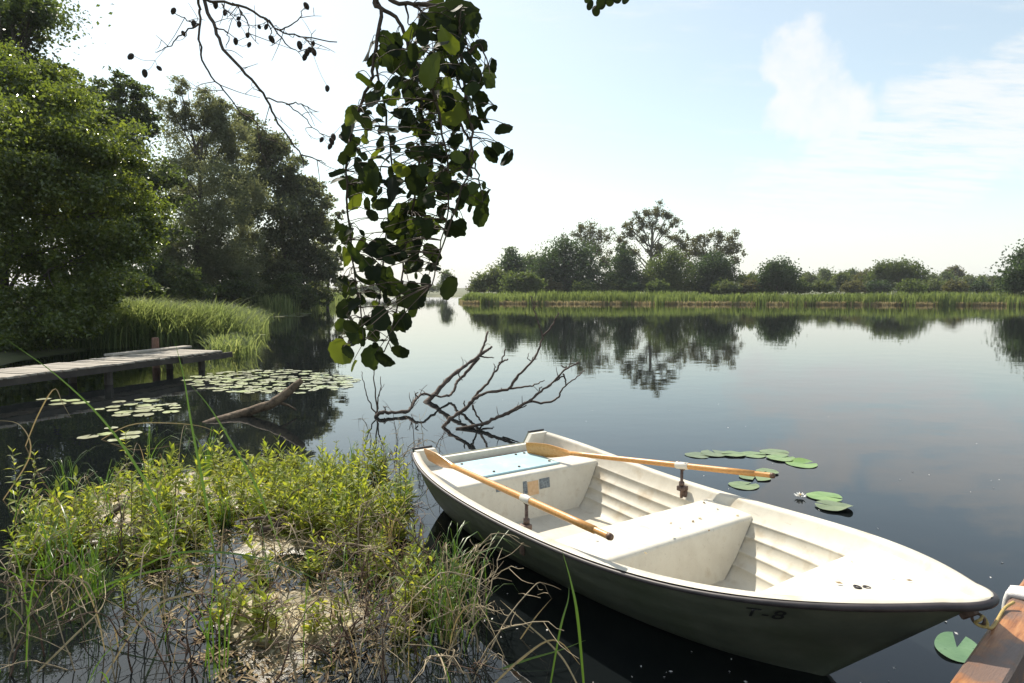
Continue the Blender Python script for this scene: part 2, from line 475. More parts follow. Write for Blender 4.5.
def crown_points(lobes, n, g, clump=.32, flat=.6, nsub=26, fill=.25):
    """leaf positions: every lobe is a loose ball of sprays, sprays sit mostly near its skin"""
    w = np.array([l[1] ** 2 for l in lobes]); w = w / w.sum()
    out = []
    for (c, r), q in zip(lobes, w):
        m = max(8, int(n * q))
        d = g.normal(size=(nsub, 3)); d /= np.linalg.norm(d, axis=1)[:, None]
        rad = r * np.where(g.random(nsub) < fill, g.random(nsub) * .7, .72 + .32 * g.random(nsub))
        S = np.asarray(c) + d * rad[:, None] * np.array([1, 1, .9])
        k = g.integers(0, nsub, m)
        wk = .5 + g.random(nsub)
        o = g.normal(size=(m, 3)) * (r * clump * wk[k])[:, None] * .62
        o[:, 2] *= flat
        out.append(S[k] + o)
    return np.concatenate(out)


def tree(name, base, lobes, mat, n, size, label, cat, group=None, trunk_r=.2, bark='bark', clump=.32, flat=.6, asp=.62, nsub=26, fill=.25, seed=0, limb=True, zmin=.05, up=.15, top=.75, fork=None, limb_n=None):
    g = np.random.default_rng(seed + 100)
    base = np.array(base, float)
    if base[2] == 0: base[2] = float(ground_z(np.array([base[0]]), np.array([base[1]]))[0]) - .05
    root = empty(name, base.tolist(), label, cat, group)
    L = [(np.array(c, float) - base, r) for c, r in lobes]
    P = crown_points(L, n, g, clump, flat, nsub, fill)
    P = P[P[:, 2] + base[2] > zmin]
    V, F = leaf_quads(P, size * (.6 + .8 * g.random(len(P))), g, up, asp)
    mk('crown', V, F, mat, root)
    zs = max(c[2] for c, r in L); cx = np.average([c[0] for c, r in L], weights=[r for c, r in L]); cy = np.average([c[1] for c, r in L], weights=[r for c, r in L])
    tp = np.array([cx * .9, cy * .9, zs * top])
    mb = MB()
    tr = spline([np.zeros(3), tp * np.array([.1, .1, .3]), tp * np.array([.5, .5, .65]), tp], 10, trunk_r * .25, g)
    tr[0] = 0
    mb.tube(tr, np.linspace(1, .25, 10) * trunk_r, 8)
    ob = mb.build('trunk', M[bark], root, True)
    if limb:
        mb = MB()
        for c, r in L[:limb_n]:
            h = np.clip(c[2] - r * .6 if fork is None else c[2] * fork, zs * .12, zs * top * .95)
            i = int(np.clip(h / (zs * top) * 9, 0, 9)); a = tr[i]
            mid = (a * .5 + c * .5) + np.array([0, 0, r * .25])
            q = spline([a, mid, c + np.array([0, 0, r * .3])], 7, r * .05, g)
            mb.tube(q, np.linspace(.42, .08, 7) * trunk_r * (1 - .06 * i), 5, False)
            for _ in range(4):
                e = c + g.normal(size=3) * r * .55
                mb.tube(spline([q[3], (q[3] + e) / 2 + g.normal(size=3) * r * .08, e], 5), np.linspace(.12, .03, 5) * trunk_r, 4, False)
        mb.build('limbs', M[bark], root, True)
    return root


def lob(d, pts, dj=.5, seed=0):
    """lobes given by sight line and size at distance d, spread in depth by their own size"""
    g = np.random.default_rng(seed + 5)
    out = []
    for (px, py, r) in pts:
        dd = d + g.uniform(-1, 1) * dj * r / FOC * d * 2
        c = pixd(px, py, dd)
        out.append((c, r / FOC * dd))
    return out


GT = 'trees on the left shore'
# near bright green tree overhanging the water at the left
tree('alder_tree', pixd(2, 348, 20) * np.array([1, 1, 0]), lob(19.5, [(30, 112, 42), (75, 125, 36), (112, 152, 34), (20, 190, 62), (92, 210, 52), (137, 208, 30), (40, 265, 52), (105, 255, 42),
     (135, 240, 26), (10, 322, 36), (62, 306, 36), (88, 318, 20), (-50, 150, 80), (-60, 270, 80), (50, 92, 26), (5, 82, 34), (60, 170, 45), (20, 345, 22), (-30, 340, 40), (98, 296, 20)], .55, 1),
     M['alder_near'], 190000, .105, 'bright green leafy tree overhanging the water behind the plank jetty', 'tree', GT, .22, seed=1, clump=.30, nsub=34, fill=.3)
tree('broadleaf_tree', pixd(-15, 330, 27) * np.array([1, 1, 0]), lob(27, [(10, 62, 30), (-40, 30, 80), (45, 98, 26), (62, 80, 18), (12, 14, 22), (42, 8, 13), (-25, 110, 70), (85, 100, 18), (25, 35, 18), (0, 140, 40), (60, 130, 30), (30, 12, 16)], .5, 2),
     M['dark_leaf'], 45000, .17, 'tall dark tree at the left edge rising above the bright green one', 'tree', GT, .3, seed=2, clump=.3)
tree('layered_tree', pixd(120, 318, 42) * np.array([1, 1, 0]), lob(42, [(120, 84, 12), (106, 96, 15), (136, 98, 15), (112, 112, 20), (142, 118, 15), (124, 128, 22), (150, 130, 8), (95, 120, 18), (120, 165, 38), (152, 185, 30), (140, 230, 35), (100, 200, 40), (135, 275, 30)], .5, 3),
     M['dark_leaf'], 30000, .24, 'dark tree with a layered peaked top behind the bright green tree', 'tree', GT, .28, seed=3, clump=.34, flat=.4)
tree('willow_tree', pixd(200, 306, 52) * np.array([1, 1, 0]), lob(52, [(178, 86, 9), (170, 108, 11), (184, 118, 11), (206, 106, 18), (222, 120, 18), (200, 142, 30), (228, 150, 26), (188, 195, 34), (228, 198, 36), (200, 250, 36), (238, 250, 32), (172, 258, 26), (176, 172, 18), (212, 275, 26), (190, 285, 22), (240, 285, 18)], .5, 4),
     M['willow_leaf'], 85000, .24, 'grey green willow with a thin spire of twigs on its top left', 'tree', GT, .35, seed=4, clump=.26, asp=.35, flat=.9, fill=.2)
tree('shore_tree', pixd(285, 304, 62) * np.array([1, 1, 0]), lob(62, [(246, 124, 14), (262, 140, 18), (275, 152, 18), (292, 176, 22), (306, 200, 22), (276, 210, 38), (306, 236, 25), (300, 266, 30), (264, 262, 34), (252, 188, 26), (322, 270, 16), (285, 285, 22), (318, 230, 12), (255, 155, 20)], .5, 5),
     M['grey_leaf'], 75000, .26, 'broad dark round tree right of the willow on the left shore', 'tree', GT, .35, seed=5, clump=.28, fill=.25)
tree('poplar_tree', pixd(328, 303, 70) * np.array([1, 1, 0]), lob(70, [(316, 186, 8), (328, 200, 7), (338, 214, 6), (326, 222, 8), (334, 236, 8), (322, 250, 11), (336, 258, 9), (330, 274, 12), (340, 286, 9), (318, 284, 12)], .5, 6),
     M['grey_leaf'], 9000, .26, 'thin airy tree at the right end of the left shore with sky through it', 'tree', GT, .2, seed=6, clump=.3, nsub=14)
for i, (px, py, r, d, t) in enumerate([(170, 285, 24, 40, 'dark bush behind the reed bed, close to the willow'), (285, 292, 18, 55, 'low bush at the foot of the broad dark tree'), (110, 288, 26, 30, 'bush between the bright green tree and the reed bed'), (225, 288, 20, 50, 'dark bush under the willow behind the middle of the reed bed'), (308, 288, 15, 66, 'low bush under the right side of the broad dark tree'), (255, 290, 18, 58, 'dark bush where the willow meets the broad dark tree')]):
    tree('shore_bush', pixd(px, 312, d) * np.array([1, 1, 0]), lob(d, [(px, py, r), (px - r, py + 6, r * .7), (px + r, py + 8, r * .7)], .5, 30 + i), M['dark_leaf'], 9000, .2, t, 'bush', 'bushes on the left shore', .08, seed=40 + i)

# ------------------------------------------------------------------ far shore trees
GF = 'trees on the far shore'


def far(name, px, d, pts, mat, n, size, label, cat='tree', tr=.25, bark='bark', **kw):
    b = pixd(px, 290, d); b[2] = 0
    kw.setdefault('clump', .5); kw.setdefault('nsub', 40); kw.setdefault('flat', .75); kw.setdefault('fill', .4)
    return tree(name, b, lob(d, pts, .4, int(px)), M[mat], int(n * 1.5), size, label, cat, GF, tr, bark, seed=int(px), zmin=.3, **kw)


def open_crown(pts, k, seed):
    """many small sprays instead of a few big ones"""
    q = np.random.default_rng(seed); out = []
    for (x_, y_, r_) in pts: out.append((x_, y_, r_ * .7))
    for (x_, y_, r_) in pts:
        for _ in range(k): out.append((x_ + q.normal() * r_ * .95, y_ + q.normal() * r_ * .75, r_ * q.uniform(.25, .45)))
    return out


far('round_bush', 488, 118, [(484, 281, 8), (494, 277, 10), (476, 285, 6), (504, 283, 9)], 'far_pale', 3500, .42, 'pale green bush at the left tip of the far wooded shore', 'bush', .12)
far('round_bush', 515, 112, [(512, 283, 9), (524, 281, 9), (534, 283, 8)], 'far_green', 3000, .42, 'low green bush just right of the palest one, under the small pointed tree', 'bush', .12)
far('spruce_tree', 512, 135, [(510, 252, 6), (508, 262, 10), (512, 272, 13), (512, 283, 14), (518, 264, 9)], 'far_dark', 4000, .45, 'small dark pointed tree near the left end of the far wood')
far('round_bush', 532, 140, [(530, 262, 8), (534, 272, 11), (540, 280, 12)], 'far_green', 3000, .45, 'mid green tree squeezed between the pointed tree and the big dark one')
far('broadleaf_tree', 566, 128, [(566, 246, 12), (552, 256, 15), (582, 256, 15), (544, 270, 16), (566, 268, 22), (588, 272, 15), (556, 283, 18), (580, 284, 18), (538, 282, 10)], 'far_dark', 13000, .42, 'big dark domed tree left of the tall bare limbed one', tr=.4)
far('ash_tree', 588, 150, open_crown([(574, 234, 5), (582, 230, 6), (592, 228, 7), (600, 234, 6), (607, 240, 6), (586, 240, 8), (598, 250, 9), (606, 262, 9), (612, 275, 12)], 4, 23), 'far_olive', 3800, .4, 'thin olive topped tree showing above the big dark dome', tr=.3, bark='bark_pale', nsub=24, clump=.8, flat=.9, top=.8, fork=.75, limb_n=10)
far('spruce_tree', 624, 126, [(622, 250, 6), (620, 260, 9), (628, 262, 8), (624, 272, 12), (614, 280, 11), (634, 280, 11), (624, 286, 13)], 'far_dark', 6500, .4, 'dark narrow conical tree in front of the tall bare limbed one')
far('old_oak', 650, 138, open_crown([(648, 214, 6), (658, 212, 6), (668, 216, 5), (640, 222, 6), (676, 222, 5), (652, 224, 6), (630, 232, 6), (664, 232, 6), (620, 240, 5), (644, 238, 7), (676, 238, 6), (684, 246, 7), (632, 252, 7), (660, 250, 8), (626, 226, 4)], 4, 3), 'far_olive', 6500, .36, 'tallest tree of the far shore, open crown with bare limbs showing', tr=.55, bark='bark_pale', nsub=26, clump=.85, flat=.9, top=.8, fill=.5, fork=.72, limb_n=15)
far('broadleaf_tree', 664, 124, [(660, 268, 12), (672, 260, 12), (650, 280, 13), (676, 276, 14), (662, 284, 14), (688, 284, 10)], 'far_green', 7000, .42, 'bushy dull green tree right below the tall bare limbed one')
far('ash_tree', 712, 146, open_crown([(696, 242, 6), (706, 238, 6), (718, 236, 7), (730, 240, 7), (736, 248, 5), (692, 252, 7), (702, 254, 9), (722, 252, 9), (734, 260, 6), (690, 266, 9)], 4, 83), 'far_olive', 4800, .4, 'open flat topped olive tree at the right end of the far wood', tr=.4, bark='bark_pale', nsub=24, clump=.8, flat=.9, top=.8, fork=.75, limb_n=10)
far('broadleaf_tree', 713, 124, [(712, 262, 11), (704, 272, 13), (722, 272, 13), (712, 284, 16), (728, 284, 8), (698, 285, 8)], 'far_dark', 7500, .42, 'dark rounded tree under the open flat topped olive one')
far('round_bush', 746, 122, [(742, 282, 8), (752, 281, 8), (760, 285, 6), (734, 285, 6)], 'far_green', 3000, .42, 'low bush between the far wood and the lone round tree', 'bush', .12)
far('round_tree', 777, 116, [(777, 271, 12), (767, 275, 10), (788, 275, 10), (777, 282, 13), (765, 284, 8), (789, 284, 8)], 'far_dark', 7500, .38, 'lone dark ball shaped tree standing apart on the far shore', tr=.3)
gu = np.random.default_rng(91)
for i, px in enumerate(np.concatenate([[742., 736., 748.], np.linspace(480, 755, 17), np.linspace(770, 1010, 10)])):
    px = float(px + gu.normal() * 4); rr_ = gu.uniform(5, 8)
    far('undergrowth_bush', px, float(gu.uniform(112, 134)), [(px, 287, rr_), (px - rr_, 288, rr_ * .7), (px + rr_, 288, rr_ * .7)], ('far_dark', 'far_green', 'far_pale', 'far_olive')[i % 4], 1500, .42,
        'low bush of the undergrowth line between far reeds and the wood' if px < 765 else 'low bush of the scrub line behind the far reeds on the right', 'bush', .08)
low = [(808, 281, 8, 'far_pale', 170, 'pale low tree just right of the lone ball shaped one'), (824, 278, 9, 'far_green', 190, 'green low tree second right of the lone ball shaped one'),
       (840, 282, 8, 'far_pale', 150, 'yellowish low tree left of the broad grey green clump'), (852, 278, 8, 'far_green', 185, 'narrow low tree touching the left side of the broad grey green clump'),
       (866, 280, 9, 'far_olive', 150, 'brownish tree leaning on the left of the broad grey green clump'),
       (932, 283, 8, 'far_pale', 160, 'low pale bush just right of the broad grey green clump'), (946, 280, 7, 'far_green', 180, 'low green tree left of the small upright one by the right edge'),
       (954, 273, 6, 'far_olive', 200, 'small upright tree standing up from the far low treeline'), (968, 283, 7, 'far_pale', 170, 'low pale bush right of the small upright tree'),
       (982, 283, 7, 'far_green', 200, 'low hazy bush left of the large tree at the right edge'), (995, 284, 7, 'far_pale', 150, 'pale bush at the foot of the large tree on the right edge')]
for px, py, r, m_, d, t in low:
    far('low_tree', px, d, [(px, py, r), (px - r * .8, py + r * .5, r * .8), (px + r * .8, py + r * .4, r * .8), (px, py - r * .6, r * .55)], m_, 2600, .5, t, 'tree', .15)
far('broadleaf_tree', 898, 140, [(898, 266, 8), (888, 272, 10), (908, 270, 10), (878, 280, 11), (898, 282, 13), (916, 278, 11), (924, 286, 7), (882, 268, 6)], 'far_green', 8500, .45, 'broad grey green tree clump in the middle of the far right treeline')
far('broadleaf_tree', 1034, 86, [(1030, 264, 16), (1046, 256, 18), (1016, 276, 14), (1036, 282, 18), (1056, 270, 22), (1012, 286, 9), (1060, 290, 20)], 'far_dark', 11000, .36, 'large dark tree cut off by the right edge of the far shore', tr=.4)
far('round_bush', 446, 190, [(446, 275, 5), (446, 283, 6)], 'far_green', 1400, .5, 'tiny tree alone on the distant bank left of the far wood')
for i in range(9):
    px = 352 + i * 11
    far('low_tree', px, 245, [(px, 288, 4), (px + 4, 288.5, 3)], 'far_pale', 700, .6, 'tiny pale bush of the low line on the most distant bank', 'bush', .1)


# ------------------------------------------------------------------ reeds
def reeds(name, B, h, w, mat, g, lean=.25):
    n = len(B)
    a = g.random(n) * 2 * math.pi
    dv = np.stack([np.cos(a), np.sin(a), np.zeros(n)], 1)
    sd = np.stack([-np.sin(a), np.cos(a), np.zeros(n)], 1)
    h = h[:, None]; ln = (g.random(n)[:, None] * lean) * h
    rows = []
    for t, wf in ((0, .8), (.45, 1), (.8, .7), (1, .05)):
        c = B + dv * ln * t ** 2 + np.array([0, 0, 1]) * h * (t - .25 * lean * t ** 3)
        rows += [c - sd * w * wf * .5, c + sd * w * wf * .5]
    V = np.stack(rows, 1).reshape(-1, 3)
    o = np.arange(n)[:, None] * 8
    F = np.concatenate([o + np.array(q) for q in ((0, 1, 3, 2), (2, 3, 5, 4), (4, 5, 7, 6))], 0)
    return mk(name, V, F, mat)


g = np.random.default_rng(11)
# left reed bed
Q = []; HF = []
ctr = [(100, 347, 1), (150, 345, 1), (200, 343, 1), (238, 340, 1), (252, 333, 1), (254, 326, 1), (260, 321, 1), (267, 317, 1)]
edge = np.array([pix(a, b)[:2] for a, b, _ in ctr])
back = np.array([(-14.5, 19), (-14, 21), (-14, 24), (-14.5, 27), (-15.5, 31), (-17, 37), (-19, 43), (-21, 50)], float)
for _ in range(17000):
    t = g.random() * (len(edge) - 1.001); i = int(t); f = t - i
    e = edge[i] * (1 - f) + edge[i + 1] * f; b = back[i] * (1 - f) + back[i + 1] * f
    u = g.random() ** 1.3
    p = e * (1 - u) + b * u
    Q.append((p[0] + g.normal() * .3, p[1] + g.normal() * .4, -.1)); HF.append((1.15 - .65 * np.clip((t - 2.2) / 4, 0, 1)) * (.55 + .45 * min(1, u * 4)))
for _ in range(420):
    p = pix(g.uniform(212, 250), g.uniform(346, 358))
    Q.append((p[0] + g.normal() * .15, p[1], -.1))
Q = np.array(Q)
hh = (1.25 + .75 * g.random(len(Q))) * (1 + .35 * vnoise(Q[:, 0], Q[:, 1], .8, 77))
hh[-420:] *= .45
hh[:len(HF)] *= np.array(HF)
tag(reeds('reed_bed', Q, hh, .034, M['reed'], g, .95), 'light green reed bed along the left shore behind the jetty', 'reeds', kind='stuff')
Q = []
for _ in range(6000):
    y = g.uniform(50, 112); x = np.interp(y, [50, 60, 80, 112], [-18.6, -20.6, -23.4, -29]) + g.normal() * .8
    Q.append((x, y, -.1))
Q = np.array(Q)
tag(reeds('shore_reeds', Q, 1.3 + g.random(len(Q)) * .8, .06, M['reed'], g, .4), 'narrow reed fringe under the trees further along the left shore', 'reeds', kind='stuff')
# far reeds
fx = np.array([-9.3, -7.4, -3, 12, 30, 50, 72, 95]); fy = np.array([112, 98.6, 94.6, 92.6, 89.6, 85.6, 79.6, 54.6])
Q = []
for _ in range(17000):
    x = g.uniform(-9.3, 92) if g.random() < .9 else g.uniform(-9, -3)
    y0 = np.interp(x, fx, fy)
    Q.append((x, y0 + g.random() ** 1.2 * 9 - .4 + g.normal() * .15 + 2.2 * math.sin(x * .9 + math.sin(x * .37) * 2) * math.sin(x * .21) + .8 * math.sin(x * 2.3) * math.sin(x * .53), 0))
Q = np.array(Q)
hh = (1.2 + .6 * g.random(len(Q))) * (1 + .75 * vnoise(Q[:, 0], Q[:, 1], .22, 5)) * np.clip((Q[:, 0] + 9.6) / 3, .35, 1)
tag(reeds('far_reeds', Q, hh, .11, M['reed_far'], g, .3), 'yellow green reed belt along the far shore', 'reeds', kind='stuff')
Q = []
for _ in range(7000):
    x = g.uniform(-8.5, 92); y0 = np.interp(x, fx, fy)
    Q.append((x, y0 - .75 + g.normal() * .12, 0))
Q = np.array(Q)
tag(reeds('dry_reeds', Q, .22 + g.random(len(Q)) * .4, .08, M['reed_dry'], g, .4), 'tan strip of dry reed stubble at the waterline of the far shore', 'reeds', kind='stuff')
Q = np.stack([g.uniform(20, 160, 16000), g.uniform(96, 150, 16000), np.zeros(16000) + .3], 1)
Q[:, 1] += np.maximum(0, 95 - np.interp(Q[:, 0], fx, fy)) * -1
tag(reeds('meadow_grass', Q, .5 + g.random(len(Q)) * .5, .12, M['reed_far'], g, .5), 'tall meadow grass behind the far reeds', 'grass', kind='stuff')

# ------------------------------------------------------------------ plank jetty on the left
P2 = pix(222, 350.5, .42); P1 = pix(0, 378, .42)
jd = (P2 - P1)[:2]; jd /= np.linalg.norm(jd); jn = np.array([-jd[1], jd[0]])
jang = math.atan2(jd[1], jd[0])
jr = empty('plank_jetty', (P2[0], P2[1], 0), 'low weathered plank jetty reaching into the lily pads at left', 'jetty', rz=jang)
W = 1.25
mb = MB(); mb2 = MB()
x = 0.0; k = 0
while x > -9.5:
    w = .145 + .02 * g.random()
    mb.box((x - w / 2, W / 2 + g.normal() * .02, .405 + g.normal() * .006), (w - .034, W + g.normal() * .03, .035), bev=.004)
    x -= w
mb.build('deck', M['jetty_board'], jr)
mb = MB(); mb.box((-.75, W + .12, .45), (2.3, .26, .05), bev=.006); mb.build('side_plank', M['jetty_board'], jr)
for yy in (.06, W - .06):
    mb = MB(); mb.box((-4.7, yy, .325), (9.5, .07, .12)); mb.build('edge_beam', M['jetty_dark'], jr)
mb = MB(); mb.box((-.5, -.03, .30), (1.6, .05, .13)); mb.build('fascia_board', M['jetty_dark'], jr)
for xx in (-.5, -3.0, -5.6, -8.2):
    for yy in (.16, W - .16):
        mb = MB(); mb.tube([(xx, yy, -.6), (xx, yy, .26)], .075, 9); mb.build('pile', M['jetty_dark'], jr, False)  # piles coloured dark to stand in for the shade under the deck
mb = MB(); mb.tube([(-.42, W + .32, -.6), (-.42, W + .32, .3), (-.42, W + .31, .70), (-.42, W + .31, .73)], [.085, .085, .08, .07], 10); mb.build('mooring_post', M['jetty_post'], jr)

# ------------------------------------------------------------------ lily pads
def pad_mesh(r, g, mat, curl=.0):
    k = 26; a0 = g.random() * 6.28
    a = a0 + np.linspace(.16, 2 * math.pi - .16, k)
    V = [(0, 0, .004)]
    for rr in (.55, 1.0):
        q = r * rr * (1 + .05 * np.sin(a * 3 + a0) * rr)
        z = .004 + curl * np.maximum(0, np.sin(a * 1.0 + a0)) ** 4 * (rr > .9) + .002 * np.sin(a * 5)
        V += list(zip(q * np.cos(a), q * np.sin(a) * .96, z))
    F = [(0, 1 + i, 2 + i) for i in range(k - 1)]
    T = [(1 + i, 1 + k + i, 2 + k + i, 2 + i) for i in range(k - 1)]
    me = bpy.data.meshes.new('lily_pad'); me.from_pydata([tuple(map(float, v)) for v in V], [], F + T)
    me.polygons.foreach_set('use_smooth', np.full(len(me.polygons), True)); me.update(); me.materials.append(mat)
    return me


GP = 'lily pads beside the boat'
near_pads = [(698, 455.5, .14, 'leftmost pad of the lily row beyond the far oar'), (715, 454, .16, 'second pad from the left in the lily row beyond the far oar'),
             (733, 455, .13, 'small pad in the middle of the lily row beyond the far oar'), (753, 455, .15, 'pad right of the small middle one in the lily row'),
             (775, 453, .16, 'farthest pad at the right end of the lily row by the oar handle'), (781, 459, .15, 'pad directly beyond the tip of the oar handle'),
             (802, 464.5, .16, 'rightmost pad of the row past the oar handle'), (755, 477.5, .15, 'upper of the two overlapping pads just below the oar handle'),
             (767, 472.5, .11, 'small pad half hidden under the oar handle'), (744, 486, .14, 'pad nearest the boat gunwale below the oar handle'),
             (825, 497.5, .15, 'farther pad of the pair beside the white flower'), (833, 507.5, .15, 'nearer pad of the pair beside the white flower')]
for i, (px, py, r, t) in enumerate(near_pads):
    p = pix(px, py)
    o = bpy.data.objects.new('lily_pad', pad_mesh(r * (py - HOR) / (py - HOR), g, M['pad'], .03 if i in (6, 11) else .0))
    o.location = (p[0], p[1], .003 + .004 * (i % 3)); link(o)
    tag(o, t, 'lily pad', GP)
# pad near the bow
p = pix(953, 648)
k = 30; V = [(0, 0, 0)]; a = np.linspace(.25, 2 * math.pi - .25, k)
rr = .128 * (1 + .10 * np.cos(a * 2))
V += list(zip(rr * np.cos(a) * 1.15, rr * np.sin(a) * .85, .006 + .004 * np.sin(a * 3)))
o = mk('lily_pad', V, np.array([(0, 1 + i, 2 + i) for i in range(k - 1)]), M['pad_sunk'], None, True)
o.location = (p[0] + .02, p[1], .002); o.rotation_euler.z = R(52)
tag(o, 'heart shaped wet green pad floating between the bow and the wooden beam', 'lily pad', GP)
# white flower
p = pix(800, 498)
fr = empty('water_lily', (p[0], p[1], .01), 'small white water lily flower floating beside two pads', 'flower')
mb = MB()
for ring, (n, ln, el) in enumerate([(8, .062, 22), (7, .052, 48), (5, .038, 68)]):
    for i in range(n):
        az = 2 * math.pi * (i + .5 * ring) / n; e = R(el)
        d = np.array([math.cos(az) * math.cos(e), math.sin(az) * math.cos(e), math.sin(e)]); s = np.array([-math.sin(az), math.cos(az), 0]); u = np.cross(d, s) * -1
        V = [d * .006, d * ln * .5 + s * .013 + u * .004, d * ln, d * ln * .5 - s * .013 + u * .004, d * ln * .5 - u * .003]
        mb.add(V, [(0, 1, 4), (1, 2, 4), (2, 3, 4), (3, 0, 4)])
mb.build('petals', M['petal'], fr)
mb = MB()
for i in range(14):
    az = i * 2.4; d = np.array([math.cos(az) * .35, math.sin(az) * .35, 1]) * (.02 + .004 * (i % 3))
    mb.tube([(0, 0, 0), d], [.002, .0025], 4)
mb.build('stamens', M['stamen'], fr)

# pads on the left: one colony past the jetty end, one before the jetty
protos = [pad_mesh(.5, g, M['pad_old'], .0) for _ in range(5)]


def scatter_pads(n, poly, rmin, rmax, label, group, mind=.8, stripes=0):
    pts = []; tries = 0
    while len(pts) < n and tries < 9000:
        tries += 1
        x0, x1, y0, y1 = poly
        px, py = g.uniform(x0, x1), g.uniform(y0, y1)
        q = ((px - (x0 + x1) / 2) / ((x1 - x0) / 2)) ** 2 + ((py - (y0 + y1) / 2) / ((y1 - y0) / 2)) ** 2
        if q > 1: continue
        p = pix(px, py); r = g.uniform(rmin, rmax)
        if any(math.hypot(p[0] - a, p[1] - b) < (r + c) * mind for a, b, c in pts): continue
        pts.append((p[0], p[1], r))
    for i, (x, y, r) in enumerate(pts):
        o = bpy.data.objects.new('lily_pad', protos[i % 5]); o.location = (x, y, .002 + .003 * (i % 4)); o.scale = (r * 2, r * 2, 1); o.rotation_euler.z = g.random() * 6.28
        link(o); tag(o, label, 'lily pad', group)


scatter_pads(185, (186, 358, 370, 394), .06, .135, 'pale lily pad of the dense patch between the jetty end and the leaning log', 'lily pads in the patch past the jetty end', .74)
scatter_pads(20, (92, 180, 400, 416), .08, .15, 'pale lily pad of the loose patch on dark water before the jetty', 'lily pads before the jetty', .78)
scatter_pads(6, (82, 140, 426, 441), .08, .13, 'lily pad of the small clump nearest the bank plants, before the jetty', 'lily pads near the bank plants', .9)
scatter_pads(5, (38, 92, 397, 405), .10, .15, 'single pale pad at the far left in the dark water before the jetty', 'lily pads at the far left', .9)
scatter_pads(26, (262, 312, 312.5, 317), .25, .5, 'pale lily pad of the distant thin strip right of the reed bed', 'lily pads in the distant strip', .8)
scatter_pads(7, (232, 268, 325, 338), .15, .28, 'lily pad lying loose at the edge of the reed bed', 'lily pads by the reed bed', .9)

n = 130
P = np.array([pix(a, b) for a, b in zip(g.uniform(440, 1030, n), g.uniform(330, 690, n))]); P[:, 2] = .004
V, F = leaf_quads(P, g.uniform(.006, .022, n), g, 3, .6, .02)
tag(mk('floating_seeds', V, F, M['rope_white']), 'pale seed flecks floating on the open water', 'seeds', kind='stuff')

# ------------------------------------------------------------------ leaning log
lr = empty('sunken_log', pix(207, 424).tolist(), 'pale brown log slanting up out of the dark water beside the lily patch', 'log')
T = local(lr)
A = pix(196, 428, -.12); B = pix(207, 424, -.03); B2 = pix(240, 414, .03); B3 = pixd(270, 404, 9.55); D = pixd(284, 395, 9.65); E = pixd(302, 380, 9.75)
mb = MB(); P = spline([A, B, B2, B3, D, E], 16, .006)
mb.tube(T(P), np.array([.05, .055, .06, .065, .068, .07, .075, .075, .075, .075, .08, .08, .075, .07, .062, .05]) * .9, 10)
mb.build('log_stem', M['log'], lr, True)
mb = MB(); mb.tube(T(spline([P[9], P[9] + [.08, .05, .03], P[9] + [.22, .1, -.02], P[9] + [.35, .12, -.1]], 8)), np.linspace(.035, .012, 8), 6); mb.build('stub', M['log'], lr, True)

# ------------------------------------------------------------------ dead branch standing in the water
def c2(x, y): return (340 + x / 3.94, 320 + y / 3.94)


def ln(pts, d0, d1, n=None, jit=.006, pw=1.0):
    P = [pixd(*c2(x, y), d0 + (d1 - d0) * (i / (len(pts) - 1)) ** pw) for i, (x, y) in enumerate(pts)]
    return spline(P, n or len(pts) * 4, jit)


b0 = pixd(*c2(345, 327), 10.75)
dr = empty('fallen_branch', (b0[0], b0[1], 0), 'dead bare branch with forking limbs rising from the water behind the boat', 'branch')
T = local(dr)


def limb(name, pts, d0, d1, r0, r1, extra=(), pw=1.0):
    P = ln(pts, d0, d1, None, .006, pw); gt = np.random.default_rng(len(pts) * 7)
    mb = MB(); mb.tube(T(P), np.linspace(r0, r1, len(P)) * .97 * (1 + .12 * rng.normal(size=len(P))), 8)
    for _ in range(9):
        i = int(gt.integers(len(P) // 4, len(P) - 1)); a = P[i]
        if a[2] < .06: continue
        e = a + (P[min(i + 1, len(P) - 1)] - P[i - 1]) * gt.uniform(.3, .9) + gt.normal(size=3) * .07 + np.array([0, 0, .04])
        mb.tube(T(spline([a, (a + e) / 2 + gt.normal(size=3) * .02, e], 5)), np.linspace(.007, .003, 5), 5)
    for (q, e0, e1, s0, s1) in extra:
        Q = ln(q, e0, e1); mb.tube(T(Q), np.linspace(s0, s1, len(Q)), 6)
    return mb.build(name, M['deadwood'], dr, True)


